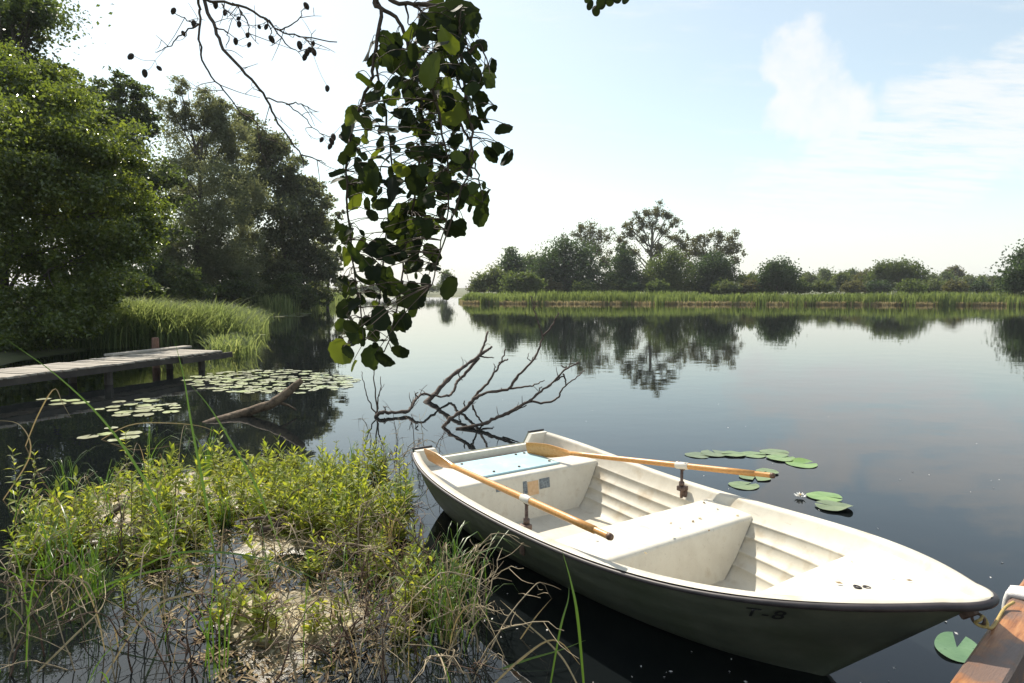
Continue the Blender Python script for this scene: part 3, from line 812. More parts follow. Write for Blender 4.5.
limb('limb', [(352, 360), (341, 325), (375, 290), (415, 245), (460, 205), (505, 172), (550, 138), (568, 95), (582, 45)], 10.6, 11.9, .055, .018,
     [([(550, 138), (575, 122), (600, 104)], 11.7, 11.8, .035, .018), ([(545, 140), (580, 147), (607, 148)], 11.7, 11.75, .02, .008),
      ([(548, 148), (490, 215), (460, 245), (448, 280), (428, 300)], 11.6, 11.0, .03, .02), ([(475, 195), (468, 215), (482, 238)], 11.4, 11.4, .015, .008)])
limb('limb', [(418, 440), (404, 425), (440, 385), (500, 345), (525, 312), (580, 286), (665, 270), (690, 235), (735, 185), (775, 140), (790, 90), (800, 60), (772, -20), (752, -95)], 8.7, 9.3, .032, .008,
     [([(800, 62), (826, 36), (847, 0), (862, -30)], 9.2, 9.25, .016, .008), ([(665, 270), (740, 262), (775, 252), (806, 237)], 9.0, 9.1, .016, .006),
      ([(515, 330), (548, 280), (580, 250), (610, 205), (630, 175), (640, 150), (652, 113)], 8.95, 9.2, .022, .008), ([(626, 172), (645, 162), (662, 153)], 9.2, 9.2, .016, .01),
      ([(522, 335), (530, 360), (548, 390), (575, 420)], 8.9, 8.95, .015, .012), ([(606, 205), (612, 185), (604, 172)], 9.1, 9.1, .01, .005), ([(760, 165), (740, 150), (745, 130)], 9.2, 9.2, .008, .004),
      ([(500, 345), (488, 330), (492, 318)], 8.9, 8.9, .012, .007)])
limb('limb', [(520, 447), (465, 430), (560, 410), (605, 392), (650, 370), (700, 345), (745, 320), (780, 290), (815, 265), (845, 240), (880, 200), (910, 185), (940, 165)], 8.6, 9.0, .03, .01,
     [([(745, 322), (800, 325), (848, 316), (868, 285), (890, 258), (930, 225), (966, 200)], 8.85, 8.95, .018, .006), ([(878, 212), (888, 235), (890, 256)], 8.9, 8.9, .014, .01),
      ([(640, 376), (690, 358), (735, 335)], 8.8, 8.85, .014, .008), ([(845, 242), (858, 232), (880, 222)], 8.9, 8.9, .016, .009), ([(790, 288), (786, 268), (796, 262)], 8.9, 8.9, .01, .006), ([(900, 190), (880, 186), (872, 178)], 9, 9, .012, .006)])
limb('limb', [(136, 400), (147, 375), (165, 365), (215, 364), (270, 356), (288, 330), (305, 303), (340, 292), (385, 300), (430, 299)], 9.45, 11.0, .032, .018,
     [([(147, 376), (128, 350), (108, 300), (92, 240), (84, 203)], 9.5, 9.6, .012, .004), ([(147, 378), (142, 320), (136, 250), (133, 180), (134, 120)], 9.5, 9.55, .014, .004),
      ([(146, 370), (150, 315), (158, 270), (160, 222)], 9.5, 9.6, .012, .005), ([(152, 300), (162, 275), (175, 252)], 9.55, 9.6, .006, .003), ([(175, 364), (178, 350), (172, 340)], 9.6, 9.6, .01, .006), ([(305, 303), (298, 292), (308, 285)], 9.9, 9.9, .012, .007)], 2.4)

# ------------------------------------------------------------------ rowing boat
BX, BY, BA, BL = -.2577, 5.6367, -.9778, 3.8267
pc = np.polyfit([0, .3, .6, .85, .97], [.6699, .8226, .7745, .5186, .1501], 4)


def beam(s):
    s = np.asarray(s, float)
    b = np.polyval(pc, np.minimum(s, .97))
    return np.where(s > .97, .1501 * np.sqrt(np.clip((1 - s) / .03, 0, 1)) , b)


def sheer(s): return (1 - s) ** 2 * .5345 + 2 * s * (1 - s) * .2832 + s * s * .6432


KEEL, RAKE = -.13, .78


def expo(s): return .30 + .42 * np.clip(s, 0, 1) ** 2


def hull_pt(s, t, off=0.0):
    """s along, t height fraction (0 keel .. 1 gunwale)"""
    s = np.asarray(s, float); t = np.asarray(t, float)
    zk = KEEL + .05 * (1 - np.clip(s / .25, 0, 1)) ** 2
    x = BL * s - RAKE * (1 - t) * s ** 3
    y = beam(s) * t ** expo(s) + off
    z = zk + (sheer(s) - zk) * t
    return x, y, z


def inner_half(x, z, th=.032):
    s = x / BL
    for _ in range(14):
        zk = KEEL + .05 * (1 - np.clip(s / .25, 0, 1)) ** 2
        t = np.clip((z - zk) / (sheer(s) - zk), 0.001, 1)
        s = np.clip((x + RAKE * (1 - t) * s ** 3) / BL, 0, 1)
    return max(0.0, float(beam(s) * t ** expo(s)) - th)


boat = empty('rowing_boat', (BX, BY, 0), 'white rowing boat with green grey hull moored beside the bank', 'boat', rz=BA)


def boat_local(P):
    return local(boat)(P)


def boat_world(p):
    c, s = math.cos(BA), math.sin(BA)
    p = np.asarray(p, float)
    return np.stack([BX + c * p[..., 0] - s * p[..., 1], BY + s * p[..., 0] + c * p[..., 1], p[..., 2]], -1)


def grid_faces(n, k, flip=False):
    F = [(i * k + j, i * k + j + 1, (i + 1) * k + j + 1, (i + 1) * k + j) for i in range(n - 1) for j in range(k - 1)]
    return [f[::-1] for f in F] if flip else F


S = np.concatenate([np.linspace(0, .9, 46), np.linspace(.915, 1, 16)])
# outer hull with lapped strakes
ts = []
for t in list(np.linspace(0, .12, 6)) + [.16, .22]: ts.append((t, 0))
for a, b in ((.22, .42), (.42, .62), (.62, .82), (.82, .965)):
    ts.append((a + .006, .0025)); ts.append(((a + b) / 2, .0012)); ts.append((b - .004, 0.0))
mb = MB()
for sg in (1, -1):
    V = []
    for s in S:
        for t, o in ts:
            fade = float(np.clip((1 - s) / .15, 0, 1))
            x_, y_, z_ = hull_pt(s, t, 0)
            V.append((x_, sg * (y_ + o * fade), z_))
    mb.add(V, grid_faces(len(S), len(ts)))
mb.build('hull', M['hull'], boat, True)

# transom plate (outer green side, inner white comes with the liner)
def transom_top(u):
    """height of the transom rim at fraction u of the half width"""
    zc = float(sheer(0.0)); return zc - .085 * (1 - np.clip((abs(u) - .66) / .08, 0, 1)) + .015


us = np.concatenate([np.linspace(-1, -.76, 4), [-.74, -.70, -.66], np.linspace(-.6, .6, 9), [.66, .70, .74], np.linspace(.76, 1, 4)])
def transom(x0, th, mat, name, shrink, zlow):
    mb = MB(); V = []
    for xx in (x0, x0 + th):
        for u in us:
            zt = transom_top(u) - (0 if shrink == 0 else .004)
            for q in np.linspace(0, 1, 7):
                t0 = 0.0
                # go from hull bottom at this u up to the rim
                yb = u * (beam(0) - shrink)
                zb = KEEL + .05 + (float(sheer(0.)) - KEEL - .05) * (abs(u)) ** (1 / .30)
                zb = max(min(zb, zt - .003), zlow)
                V.append((xx, yb, zb + (zt - zb) * q))
    n = len(us); F = grid_faces(n, 7) + [tuple(i + n * 7 for i in f[::-1]) for f in grid_faces(n, 7)]
    for i in range(n - 1):
        F.append((i * 7 + 6, (i + 1) * 7 + 6, n * 7 + (i + 1) * 7 + 6, n * 7 + i * 7 + 6))
    for i in (0, n - 1):
        for j in range(6): F.append((i * 7 + j, i * 7 + j + 1, n * 7 + i * 7 + j + 1, n * 7 + i * 7 + j))
    mb.add(V, F)
    return mb.build(name, mat, boat)


transom(-.012, .02, M['hull'], 'transom', 0, -1)
transom(.008, .05, M['gelcoat'], 'transom_lining', .004, .02)

# inner liner: gunwale flange, ribbed side, floor
FLOOR = .015
mb = MB()
S2 = np.concatenate([np.linspace(.012, .9, 60), np.linspace(.91, .985, 12), [.99, .995, .9985, .9999]])
prof = [(1.0, -.004, .006), (1.0, .012, .012), (1.0, .05, .010), (.985, .055, 0)]
for a in (.82, .68, .54, .42):
    prof += [(a + .022, .036, 0), (a + .008, .045, 0), (a - .004, .045, 0), (a - .014, .036, 0)]
prof += [(.33, .036, 0), (.29, .042, 0)]
for sg in (1, -1):
    V = []
    for s in S2:
        b = float(beam(s)); zs = float(sheer(s)); last = None
        tmin = .62 * float(np.clip((s - .8) / .08, 0, 1))
        for t, ins, dz in prof:
            x_, y_, z_ = hull_pt(s, max(t, tmin))
            y_ = max(float(y_) - ins, 0.0)
            V.append((float(x_) if t < 1 else float(x_), sg * y_, max(float(z_) + dz, FLOOR)))
            last = V[-1]
        yl = abs(last[1])
        V.append((last[0], sg * max(yl - .05, 0), last[2] + .004)); V.append((last[0], sg * max(yl * .5, 0), last[2] - .002)); V.append((last[0], 0, last[2]))
    mb.add(V, grid_faces(len(S2), len(prof) + 3))
mb.build('inner_shell', M['liner'], boat, True)


def moulding(path, name, mat, cols=13, crown=0.0, margin=-.010, endw=None):
    """a moulded seat or deck: a profile along the boat swept from side to side"""
    V = []
    for i, (x_, z_) in enumerate(path):
        w = inner_half(x_, z_) + margin
        for u in np.linspace(-1, 1, cols):
            V.append((x_, u * w, z_ + crown * (1 - u * u)))
    mb = MB(); mb.add(V, grid_faces(len(path), cols))
    return mb.build(name, mat, boat, True)


def arc(cx, cz, r, a0, a1, n=5):
    return [(cx + r * math.cos(R(a)), cz + r * math.sin(R(a))) for a in np.linspace(a0, a1, n)]


def zl(px, py, lat, z0=.3):
    """solve height so that the sight line meets the lateral plane lat"""
    lo, hi = 0, .6
    for _ in range(40):
        m_ = (lo + hi) / 2; q = boat_local(pix(px, py, m_))
        if q[1] > lat: lo = m_
        else: hi = m_
    return boat_local(pix(px, py, lo))


ZT = .385
TH0, TH1 = 1.66, 2.10
TH0, TH1 = 1.84, 2.26
r = .03
moulding([(TH0 - .02, FLOOR - .01), (TH0 - .005, .15)] + arc(TH0 + r, ZT - r, r, 180, 90) + [(TH0 + .15, ZT), (TH1 - .15, ZT)] + arc(TH1 - r, ZT - r, r, 90, 0) + [(TH1 + .012, .16), (TH1 + .03, FLOOR - .01)], 'thwart', M['gelcoat'])
SX = .68; ZS = .40
seat = moulding([(.06, ZS), (.2, ZS), (.4, ZS)] + arc(SX - .025, ZS - .025, .025, 90, 0) + [(SX + .012, .2), (SX + .025, .1), (SX + .04, FLOOR - .01)], 'stern_seat', M['gelcoat'])
hb = MB(); hb.box((.36, .0, ZS + .008), (.46, .80, .016), bev=.005); hatch = hb.build('hatch', M['hatch'], seat)
hb = MB()
for (a_, b_) in ((.18, .25), (.18, .34), (.52, .36), (.19, -.30), (.53, -.2), (.52, .05)):
    hb.tube([(a_, b_ - .02, ZS + .015), (a_, b_ - .02, ZS + .025)], .011, 8)
hb.tube([(.13, -.38, ZS + .014), (.128, .10, ZS + .018), (.13, .34, ZS + .014)], .005, 6)
hb.build('hatch_screws', M['iron'], hatch)
# stickers on the seat front
for (y0_, wd, ht, mt, nm, zc) in ((.05, .105, .11, 'sticker_tan', 'tan_sticker', .28), (.165, .10, .08, 'sticker_blue', 'blue_sticker', .30), (-.028, .035, .10, 'sticker_blue', 'blue_sticker', .295), (-.25, .10, .03, 'sticker_blue', 'blue_sticker', .32)):
    sb = MB(); sb.box((SX + .016 - (zc - .2) * .07, y0_, zc), (.004, wd, ht), rot=Matrix.Rotation(R(-7), 3, 'Y')); sb.build(nm, M[mt], seat)

# bow deck
DX = 2.92
DX = 3.08
path = [(DX - .03, FLOOR), (DX - .015, .2)]
zd = lambda x_: float(sheer(min(1, x_ / BL))) - .03
path += arc(DX + .03, zd(DX) - .03, .03, 180, 95, 5)
path += [(x_, zd(x_)) for x_ in np.linspace(DX + .07, BL - .012, 18)]
deck = moulding(path, 'bow_deck', M['gelcoat'], 13, .012, .02)
f0 = boat_local(pix(862, 592, .53)); 
fb = MB()
for k in (-.5, .5):
    c = np.array([f0[0] + k * .026, f0[1] + k * .03, zd(f0[0]) + .014])
    aa = np.linspace(0, 2 * math.pi, 15)
    fb.tube([(c[0] + .016 * math.cos(q), c[1] + .010 * math.sin(q), c[2]) for q in aa], .0035, 6, False)
fb.build('deck_eyelets', M['rubber'], deck)

# rubbing strake round the gunwale
path = []
SS = np.concatenate([np.linspace(0, .9, 40), np.linspace(.91, .97, 8), .97 + .03 * np.sin(np.linspace(0, 1, 9)[1:] * math.pi / 2)])
for s in SS: path.append((float(BL * s), -float(beam(s)) - .008, float(sheer(s)) - .012))
for s in SS[::-1][1:]: path.append((float(BL * s), float(beam(s)) + .008, float(sheer(s)) - .012))
rad = [.0115 + .007 * np.clip((p[0] / BL - .75) / .25, 0, 1) for p in path]
mb = MB(); mb.tube(path, rad, 9); mb.build('rub_rail', M['rubber'], boat, True)
# dark rims on the raised transom corners
for sg in (-1, 1):
    mb = MB(); mb.tube([(-.006, sg * u * float(beam(0)), transom_top(u) + .002) for u in (1.0, .9, .8, .74)], .011, 7); mb.build('corner_rim', M['rubber'], boat, True)


# rowlocks
def rowlock(sg, xr):
    s = xr / BL; b = float(beam(s)); z = float(sheer(s))
    yw = inner_half(xr, z - .08); yp = b - .115
    mb = MB()
    mb.box((xr, sg * (yw - .004), z - .105), (.05, .012, .17), bev=.003)
    mb.box((xr, sg * ((yw + yp) / 2 - .01), z - .02), (.055, yw - yp + .03, .035), bev=.004)
    mb.tube([(xr, sg * yp, z - .09), (xr, sg * yp, z + .115)], .011, 8)
    mb.tube([(xr, sg * yp, z - .0), (xr, sg * yp, z + .03)], .02, 8)
    ro = mb.build('rowlock_bracket', M['iron'], boat, True)
    h = MB(); cz = z + .155
    aa = np.linspace(R(-215), R(35), 15)
    h.tube([(xr + .036 * math.cos(a_), sg * yp + .036 * math.sin(a_) * 0 , cz + .036 * math.sin(a_)) for a_ in aa], .008, 7)
    h.build('rowlock_horns', M['iron'], ro, True)
    return np.array([xr, sg * yp, cz])


XL = 1.65
lockN = rowlock(-1, XL); lockF = rowlock(1, XL)

# registration on the near bow
cu = bpy.data.curves.new('registration', 'FONT'); cu.body = 'T-8'; cu.size = .088; cu.offset = .0008; cu.align_x = 'CENTER'; cu.space_character = 1.15
tmp = bpy.data.objects.new('tmp_text', cu); C.objects.link(tmp)
dg = bpy.context.evaluated_depsgraph_get()
me = bpy.data.meshes.new_from_object(tmp.evaluated_get(dg))
bpy.data.objects.remove(tmp)
import bmesh
bm = bmesh.new(); bm.from_mesh(me)
bmesh.ops.subdivide_edges(bm, edges=[e for e in bm.edges if e.calc_length() > .02], cuts=2)
rq = boat_local(pix(775, 604, .42))
s0 = .845
for v in bm.verts:
    s = s0 + v.co.x * 1.15 / BL
    t = .80 + (v.co.y) / .66
    x_, y_, z_ = hull_pt(s, t, .008)
    v.co = (float(x_) + 0.0, -float(y_), float(z_) )
bm.to_mesh(me); bm.free()
me.materials.append(M['ink'])
link(bpy.data.objects.new('registration', me), boat)

# bow eye
xs_, ys_, zs_ = [float(q) for q in hull_pt(1.0, .89)]
mb = MB(); mb.box((xs_ + .01, 0, zs_), (.035, .03, .07), rot=Matrix.Rotation(R(50), 3, 'Y'), bev=.006)
aa = np.linspace(0, 2 * math.pi, 15); bc = np.array([xs_ + .045, 0, zs_ - .012])
mb.tube([(bc[0] + .022 * math.cos(a_), 0, bc[2] + .022 * math.sin(a_)) for a_ in aa], .006, 7, False)
mb.build('bow_eye', M['iron'], boat)
bow_eye = boat_world(bc)

# wilted leaves and dirt in the boat
lit = MB()
gl = np.random.default_rng(31)
spots = []
for _ in range(26):
    x_ = gl.uniform(.7, DX - .1); z_ = FLOOR + .008
    if TH0 - .05 < x_ < TH1 + .05: z_ = ZT + .004
    w = inner_half(x_, max(z_, .08)) * .85
    spots.append((x_, gl.uniform(-w, w), z_))
for px, py in ((839, 582), (892, 580), (909, 586), (852, 558)):
    q = boat_local(pix(px, py, .55)); spots.append((q[0], q[1], zd(q[0]) + .02))
for px, py in ((693, 522), (700, 519), (704, 503)):
    q = boat_local(pix(px, py, ZT)); spots.append((q[0], q[1], ZT + .004))
for (x_, y_, z_) in spots:
    a_ = gl.random() * 6.28; l_ = gl.uniform(.008, .020)
    d = np.array([math.cos(a_), math.sin(a_), 0]) * l_; n_ = np.array([-d[1], d[0], 0]) * .45; c = np.array([x_, y_, z_])
    lit.add([c - d, c + n_ + [0, 0, .004], c + d + [0, 0, .003], c - n_], [(0, 1, 2, 3)])
tag(lit.build('leaf_litter', M['litter']), 'small wilted leaf bits scattered inside the rowing boat', 'leaves', kind='stuff')
bpy.data.objects['leaf_litter'].matrix_world = Matrix.Translation((BX, BY, 0)) @ Matrix.Rotation(BA, 4, 'Z')


# ------------------------------------------------------------------ oars
def oar(P0, P1, label, blade_len=.52, bw=.125, roll=0.0, swap=False):
    """P0 blade tip, P1 handle end (world)"""
    P0 = np.array(P0, float); P1 = np.array(P1, float); d = P1 - P0; L_ = np.linalg.norm(d); d /= L_
    root = empty('oar', P0.tolist(), label, 'oar', 'oars of the rowing boat')
    up = np.array([0, 0, 1.0]); s = np.cross(d, up); s /= np.linalg.norm(s); u = np.cross(s, d)
    A = s * math.cos(roll) + u * math.sin(roll); B = np.cross(d, A)   # A: width of blade, B: thickness
    n = 14; V = []
    for i in range(n):
        t = i / (n - 1); x_ = t * blade_len
        w = bw * .5 * (1 if t < .5 else (1 - (t - .5) / .5) ** .8 * .78 + .22) * (.90 + .1 * min(1, t * 4))
        th = .006 + .014 * t ** 1.5
        for (a_, b_) in ((-1, -.25), (-.5, -1), (.5, -1), (1, -.25), (1, .25), (.5, 1), (-.5, 1), (-1, .25)):
            V.append(d * x_ + A * w * a_ + B * th * b_)
    F = [(i * 8 + j, i * 8 + (j + 1) % 8, (i + 1) * 8 + (j + 1) % 8, (i + 1) * 8 + j) for i in range(n - 1) for j in range(8)] + [tuple(range(8)), tuple(range((n - 1) * 8, n * 8))]
    mb = MB(); mb.add(V, F); mb.build('blade', M['oar_wood'], root)
    xs = np.linspace(blade_len * .86, L_ - .13, 9); mb = MB()
    mb.tube([d * q for q in xs], np.interp(xs, [0, blade_len, L_ * .7, L_], [.016, .019, .022, .021]), 12); mb.build('shaft', M['oar_wood'], root, True)
    mb = MB(); xs = [L_ - .15, L_ - .13, L_ - .02, L_ - .004, L_]; mb.tube([d * q for q in xs], [.0205, .017, .0175, .018, .012], 12); mb.build('handle', M['oar_wood'], root, True)
    mb = MB(); mb.tube([d * q for q in (L_ - .022, L_ - .01, L_ + .003)], [.0190, .0195, .017], 12); mb.build('handle_tip', M['oar_dark'], root, True)
    return root, d, L_


def collar(root, d, at, r=.026):
    mb = MB(); mb.tube([d * (at - .05), d * (at - .045), d * (at + .045), d * (at + .05)], [r - .003, r, r, r - .003], 14); mb.build('collar', M['oar_collar'], root, True)


LN, LF = boat_world(lockN), boat_world(lockF)
# near oar: blade tip lies on the near stern corner, shaft through the near rowlock, handle over the floor
tipN = boat_world(np.array([.15, -.625, .535])); dN = LN + np.array([0, 0, -.004]) - tipN; dN /= np.linalg.norm(dN)
def extend(tip, d, px):
    lo, hi = .5, 4.
    for _ in range(50):
        m_ = (lo + hi) / 2; p = tip + d * m_ - np.array([0, 0, H]); f = p[1] * CP - p[2] * SP
        if 512 + FOC * p[0] / f < px: lo = m_
        else: hi = m_
    return tip + d * lo
def topx(p):
    p = np.asarray(p) - np.array([0, 0, H]); f = p[1] * CP - p[2] * SP; up_ = p[1] * SP + p[2] * CP
    return 512 + FOC * p[0] / f, 341.5 - FOC * up_ / f
endN = extend(tipN, dN, 611)
ro, d_, L_ = oar(tipN, endN, 'wooden oar along the near gunwale with its blade on the stern corner', .5, .125, R(68))
collar(ro, d_, np.linalg.norm(LN - tipN))
tipF = boat_world(np.array([.18, .35, .455])); dF = LF + np.array([0, 0, -.006]) - tipF; dF /= np.linalg.norm(dF)
endF = extend(tipF, dF, 774)
ro, d_, L_ = oar(tipF, endF, 'wooden oar across the far gunwale with its handle out over the lily pads', .5, .125, R(80))
collar(ro, d_, np.linalg.norm(LF - tipF))
print('oarN', topx(tipN), topx(LN), topx(endN), np.linalg.norm(endN - tipN), 'oarF', topx(tipF), topx(LF), topx(endF), np.linalg.norm(endF - tipF), 'bow eye', topx(bow_eye))

# ------------------------------------------------------------------ wooden beam at lower right and its ropes
ZB = .46
E0, E1 = pix(948, 683, ZB), pix(1023, 578, ZB)
bd = (E1 - E0)[:2]; bd /= np.linalg.norm(bd); bn = np.array([bd[1], -bd[0]])
br = empty('mooring_rail', (E0[0] + bn[0] * .07, E0[1] + bn[1] * .07, 0), 'brown stained wooden beam in the lower right corner with rope tied round', 'mooring rail', rz=math.atan2(bd[1], bd[0]))
mb = MB(); mb.box((.6, 0, ZB - .07), (4.4, .14, .14), bev=.012); mb.build('top_beam', M['beam'], br)
for xx in (-1.2, 2.3):
    mb = MB(); mb.tube([(xx, -.0, -.6), (xx, -.0, ZB - .142)], .065, 10); mb.build('post', M['jetty_post'], br, True)
# white rope wound round the beam
wp = pix(1031, 594, ZB + .02); wl = local(br)(wp)
wr = empty('rope_coil', (wp[0], wp[1], ZB), 'white rope wound round the brown beam beside the bow', 'rope', rz=math.atan2(bd[1], bd[0]))
mb = MB()
for k in range(4):
    x0 = -.045 + k * .03; P = []
    hw, hh_ = .083, .083
    yc = -wl[1]
    for a_ in np.linspace(0, 2 * math.pi, 33):
        c_, s_ = math.cos(a_), math.sin(a_); q = max(abs(c_), abs(s_)) ** .75
        P.append((x0 + .03 * a_ / 6.28, yc + hw * c_ / q, -.07 + hh_ * s_ / q))
    mb.tube(P, .0155, 8, False)
mb.build('rope_turns', M['rope_white'], wr, True)
# yellow painter from the bow eye to the beam
Pe = boat_world(bc + np.array([.022, 0, 0])); Pm = pix(985, 617, .40); Pt = pix(1004, 609, ZB + .01); Pw = pix(1014, 602, ZB + .03)
yr = empty('mooring_rope', Pe.tolist(), 'thin yellow rope from the bow eye to the brown beam', 'rope')
T = local(yr)
mid = (Pe + Pt) / 2 + np.array([0, 0, -.045])
mb = MB(); mb.tube(T(spline([Pe, (Pe * .6 + mid * .4) + np.array([0, 0, -.02]), mid, Pt, Pw], 22)), .0065, 8); mb.build('rope_line', M['rope_yellow'], yr, True)
mb = MB(); aa = np.linspace(0, 2 * math.pi * 1.0, 20)
mb.tube([(bc[0] * 0 + .02 * math.cos(a_) - .012, .012 * math.sin(a_ * 2), .02 * math.sin(a_)) for a_ in aa], .006, 7, False); mb.build('knot', M['rope_yellow'], yr, True)

# ------------------------------------------------------------------ muddy bank at the left
def bank_z(X, Y):
    hn = fbm(X, Y, .85, 51, 5)
    # a low shoal from the lower left up beside the boat's stern
    cx = np.interp(Y, [2.5, 3.3, 4.2, 5.2, 6.4, 8.0], [-1.0, -1.15, -1.45, -2.0, -2.7, -3.2])
    wd = np.interp(Y, [2.5, 3.3, 4.2, 5.2, 6.4, 8.0], [.5, .75, 1.1, 1.6, 1.3, .6])
    base = .0 - .06 * np.clip(np.abs(X - cx) / wd, 0, 3) ** 2
    base = np.where(Y > 7.2, base - (Y - 7.2) * .12, base)
    base = np.where(Y < 3.6, base - (3.6 - Y) * .05, base)
    return np.clip(base - .016 + hn * .17, -.25, .014 + hn * .022)


xs = np.arange(-7.5, .3, .03); ys = np.arange(2.0, 9.2, .03)
X, Y = np.meshgrid(xs, ys, indexing='ij'); Z = bank_z(X, Y)
k = len(ys); i, j = np.meshgrid(np.arange(len(xs) - 1), np.arange(k - 1), indexing='ij')
F = np.stack([i * k + j, (i + 1) * k + j, (i + 1) * k + j + 1, i * k + j + 1], -1).reshape(-1, 4)
V = np.stack([X, Y, Z], -1).reshape(-1, 3)
keep = (Z.reshape(-1)[F] > -.1).any(1)
tag(mk('mud_bank', V, F[keep], M['mud'], None, True), kind='structure')


def bz(p): return float(bank_z(np.array([p[0]]), np.array([p[1]]))[0])


# young leafy plants: 7 kinds built, then copied
def sprout(g, h, nl, ll, branchy=2):
    root = empty('bank_plant', (0, 0, 0), 'x', 'plant')
    stems = MB(); LV = []; LF = []; n0 = 0
    def leaf(c, d, l, w):
        nonlocal n0
        d = d / np.linalg.norm(d); s = np.cross(d, [0, 0, 1.0]); s /= np.linalg.norm(s) + 1e-9; u = np.cross(s, d)
        tw = g.normal() * .5; s2 = s * math.cos(tw) + u * math.sin(tw); u2 = np.cross(s2, d)
        dr = -abs(g.normal()) * .18
        m1 = c + d * l * .35 + u2 * l * .03; m2 = c + d * l * .7 + np.array([0, 0, dr * l * .35]); tip = c + d * l + np.array([0, 0, dr * l])
        V = [c, m1 + s2 * w * .5 + u2 * w * .12, m1, m1 - s2 * w * .5 + u2 * w * .12, m2 + s2 * w * .38 + u2 * w * .1, m2, m2 - s2 * w * .38 + u2 * w * .1, tip]
        LV.extend(V)
        for f in ((0, 2, 1), (0, 3, 2), (1, 2, 5, 4), (2, 3, 6, 5), (4, 5, 7), (5, 6, 7)):
            LF.append(tuple(q + n0 for q in f))
        n0 += 8
    for b in range(1 + branchy):
        a_ = g.random() * 6.28; tilt = .25 + .55 * g.random() if b else .3 * g.random()
        hh = h * (1 if b == 0 else g.uniform(.55, .9))
        top = np.array([math.cos(a_) * tilt * hh, math.sin(a_) * tilt * hh, hh])
        st = spline([(0, 0, -.06), top * np.array([.25, .25, .45]) + g.normal(size=3) * .015, top], 8)
        stems.tube(st, np.linspace(.0042, .0016, 8), 5, False)
        m = nl if b == 0 else int(nl * .7)
        for i in range(m):
            t = .22 + .78 * i / m; q = t * 7; i0 = min(6, int(q)); c = st[i0] * (1 - (q - i0)) + st[i0 + 1] * (q - i0)
            az = i * 1.57 + (i // 2) * .9 + g.normal() * .3
            el = R(g.uniform(0, 45) + 20 * t)
            for sgn in (0, math.pi):
                d = np.array([math.cos(az + sgn) * math.cos(el), math.sin(az + sgn) * math.cos(el), math.sin(el)])
                l = ll * (1.1 - .55 * t) * g.uniform(.7, 1.2)
                leaf(c, d, l * 1.38, l * g.uniform(.26, .38))
    stems.build('stems', M['sprout_stem'], root, True)
    me = bpy.data.meshes.new('leaves'); me.from_pydata([tuple(map(float, v)) for v in LV], [], LF)
    me.update(); me.materials.append(M['sprout_leaf'])
    link(bpy.data.objects.new('leaves', me), root)
    return root


gp = np.random.default_rng(77)
kinds = [sprout(gp, h, nl, ll, br_) for h, nl, ll, br_ in ((.42, 9, .12, 2), (.36, 8, .13, 3), (.5, 10, .11, 2), (.28, 7, .12, 2), (.34, 8, .10, 4), (.24, 6, .11, 1), (.45, 9, .13, 3), (.55, 16, .075, 1), (.4, 13, .06, 3), (.6, 15, .085, 0))]
used = [False] * len(kinds)
zones = [  # px box, count, scale range, label, group
    ((262, 425, 470, 545), 105, (.62, 1.1), 'yellow green leafy plant in the thick growth beside the boat stern', 'leafy plants beside the boat stern'),
    ((215, 330, 470, 530), 48, (.55, 1.0), 'yellow green leafy plant in the middle of the muddy bank behind the dark stick', 'leafy plants in the middle of the bank'),
    ((20, 205, 490, 565), 50, (.6, 1.1), 'leafy plant in the darker thicket at the left of the muddy bank', 'leafy plants at the left of the bank'),
    ((30, 330, 545, 660), 14, (.5, .8), 'small leafy plant low in the nearer mud of the bank', 'small leafy plants in the nearer mud'),
    ((330, 478, 520, 640), 26, (.5, .9), 'thin leafy plant at the water edge along the near side of the boat', 'thin leafy plants along the boat')]
for (x0, x1, y0, y1), n, (s0_, s1_), lab, grp in zones:
    c = 0; tries = 0
    while c < n and tries < 4000:
        tries += 1
        px, py = gp.uniform(x0, x1), gp.uniform(y0, y1)
        p = pix(px, py); q = boat_local(np.array([p[0], p[1], 0]))
        if -.1 < q[0] < 3.9 and abs(q[1]) < float(beam(np.clip(q[0] / BL, 0, 1))) + .12: continue
        z = bz(p)
        if z < -.12: continue
        i = int(gp.integers(0, len(kinds)))
        o = kinds[i] if not used[i] else copy_tree(kinds[i]); used[i] = True
        o.location = (p[0], p[1], min(max(z, -.05), .08)); o.rotation_euler.z = gp.random() * 6.28
        s_ = gp.uniform(s0_, s1_); o.scale = (s_, s_, s_ * gp.uniform(.85, 1.1))
        tag(o, lab, 'plant', grp); c += 1


# grass tufts: 5 built, then copied
def grass_tuft(g):
    mb = MB(); n = int(g.integers(12, 24)); V, F = [], []; n0 = 0
    for _ in range(n):
        a_ = g.random() * 6.28; h = g.uniform(.15, .5); ln_ = h * g.uniform(.15, 1.2); d = np.array([math.cos(a_), math.sin(a_), 0]); sd = np.array([-d[1], d[0], 0]) * g.uniform(.0018, .0045)
        b = np.array([g.normal() * .03, g.normal() * .03, -.05])
        P = spline([b, b + d * ln_ * .2 + [0, 0, h * .6], b + d * ln_ * .65 + [0, 0, h * .95], b + d * ln_ + [0, 0, h * g.uniform(.4, .95)]], 8)
        for i, p in enumerate(P):
            w = 1 - (i / 7) ** 2 * .95; V += [p - sd * w, p + sd * w]
        F += [(n0 + 2 * i, n0 + 2 * i + 1, n0 + 2 * i + 3, n0 + 2 * i + 2) for i in range(7)]; n0 += 16
    return mk('grass_tuft', np.array(V), np.array(F), M[('blade', 'blade', 'blade_dry', 'tuft_pale')[int(g.integers(0, 4))]], None, True)


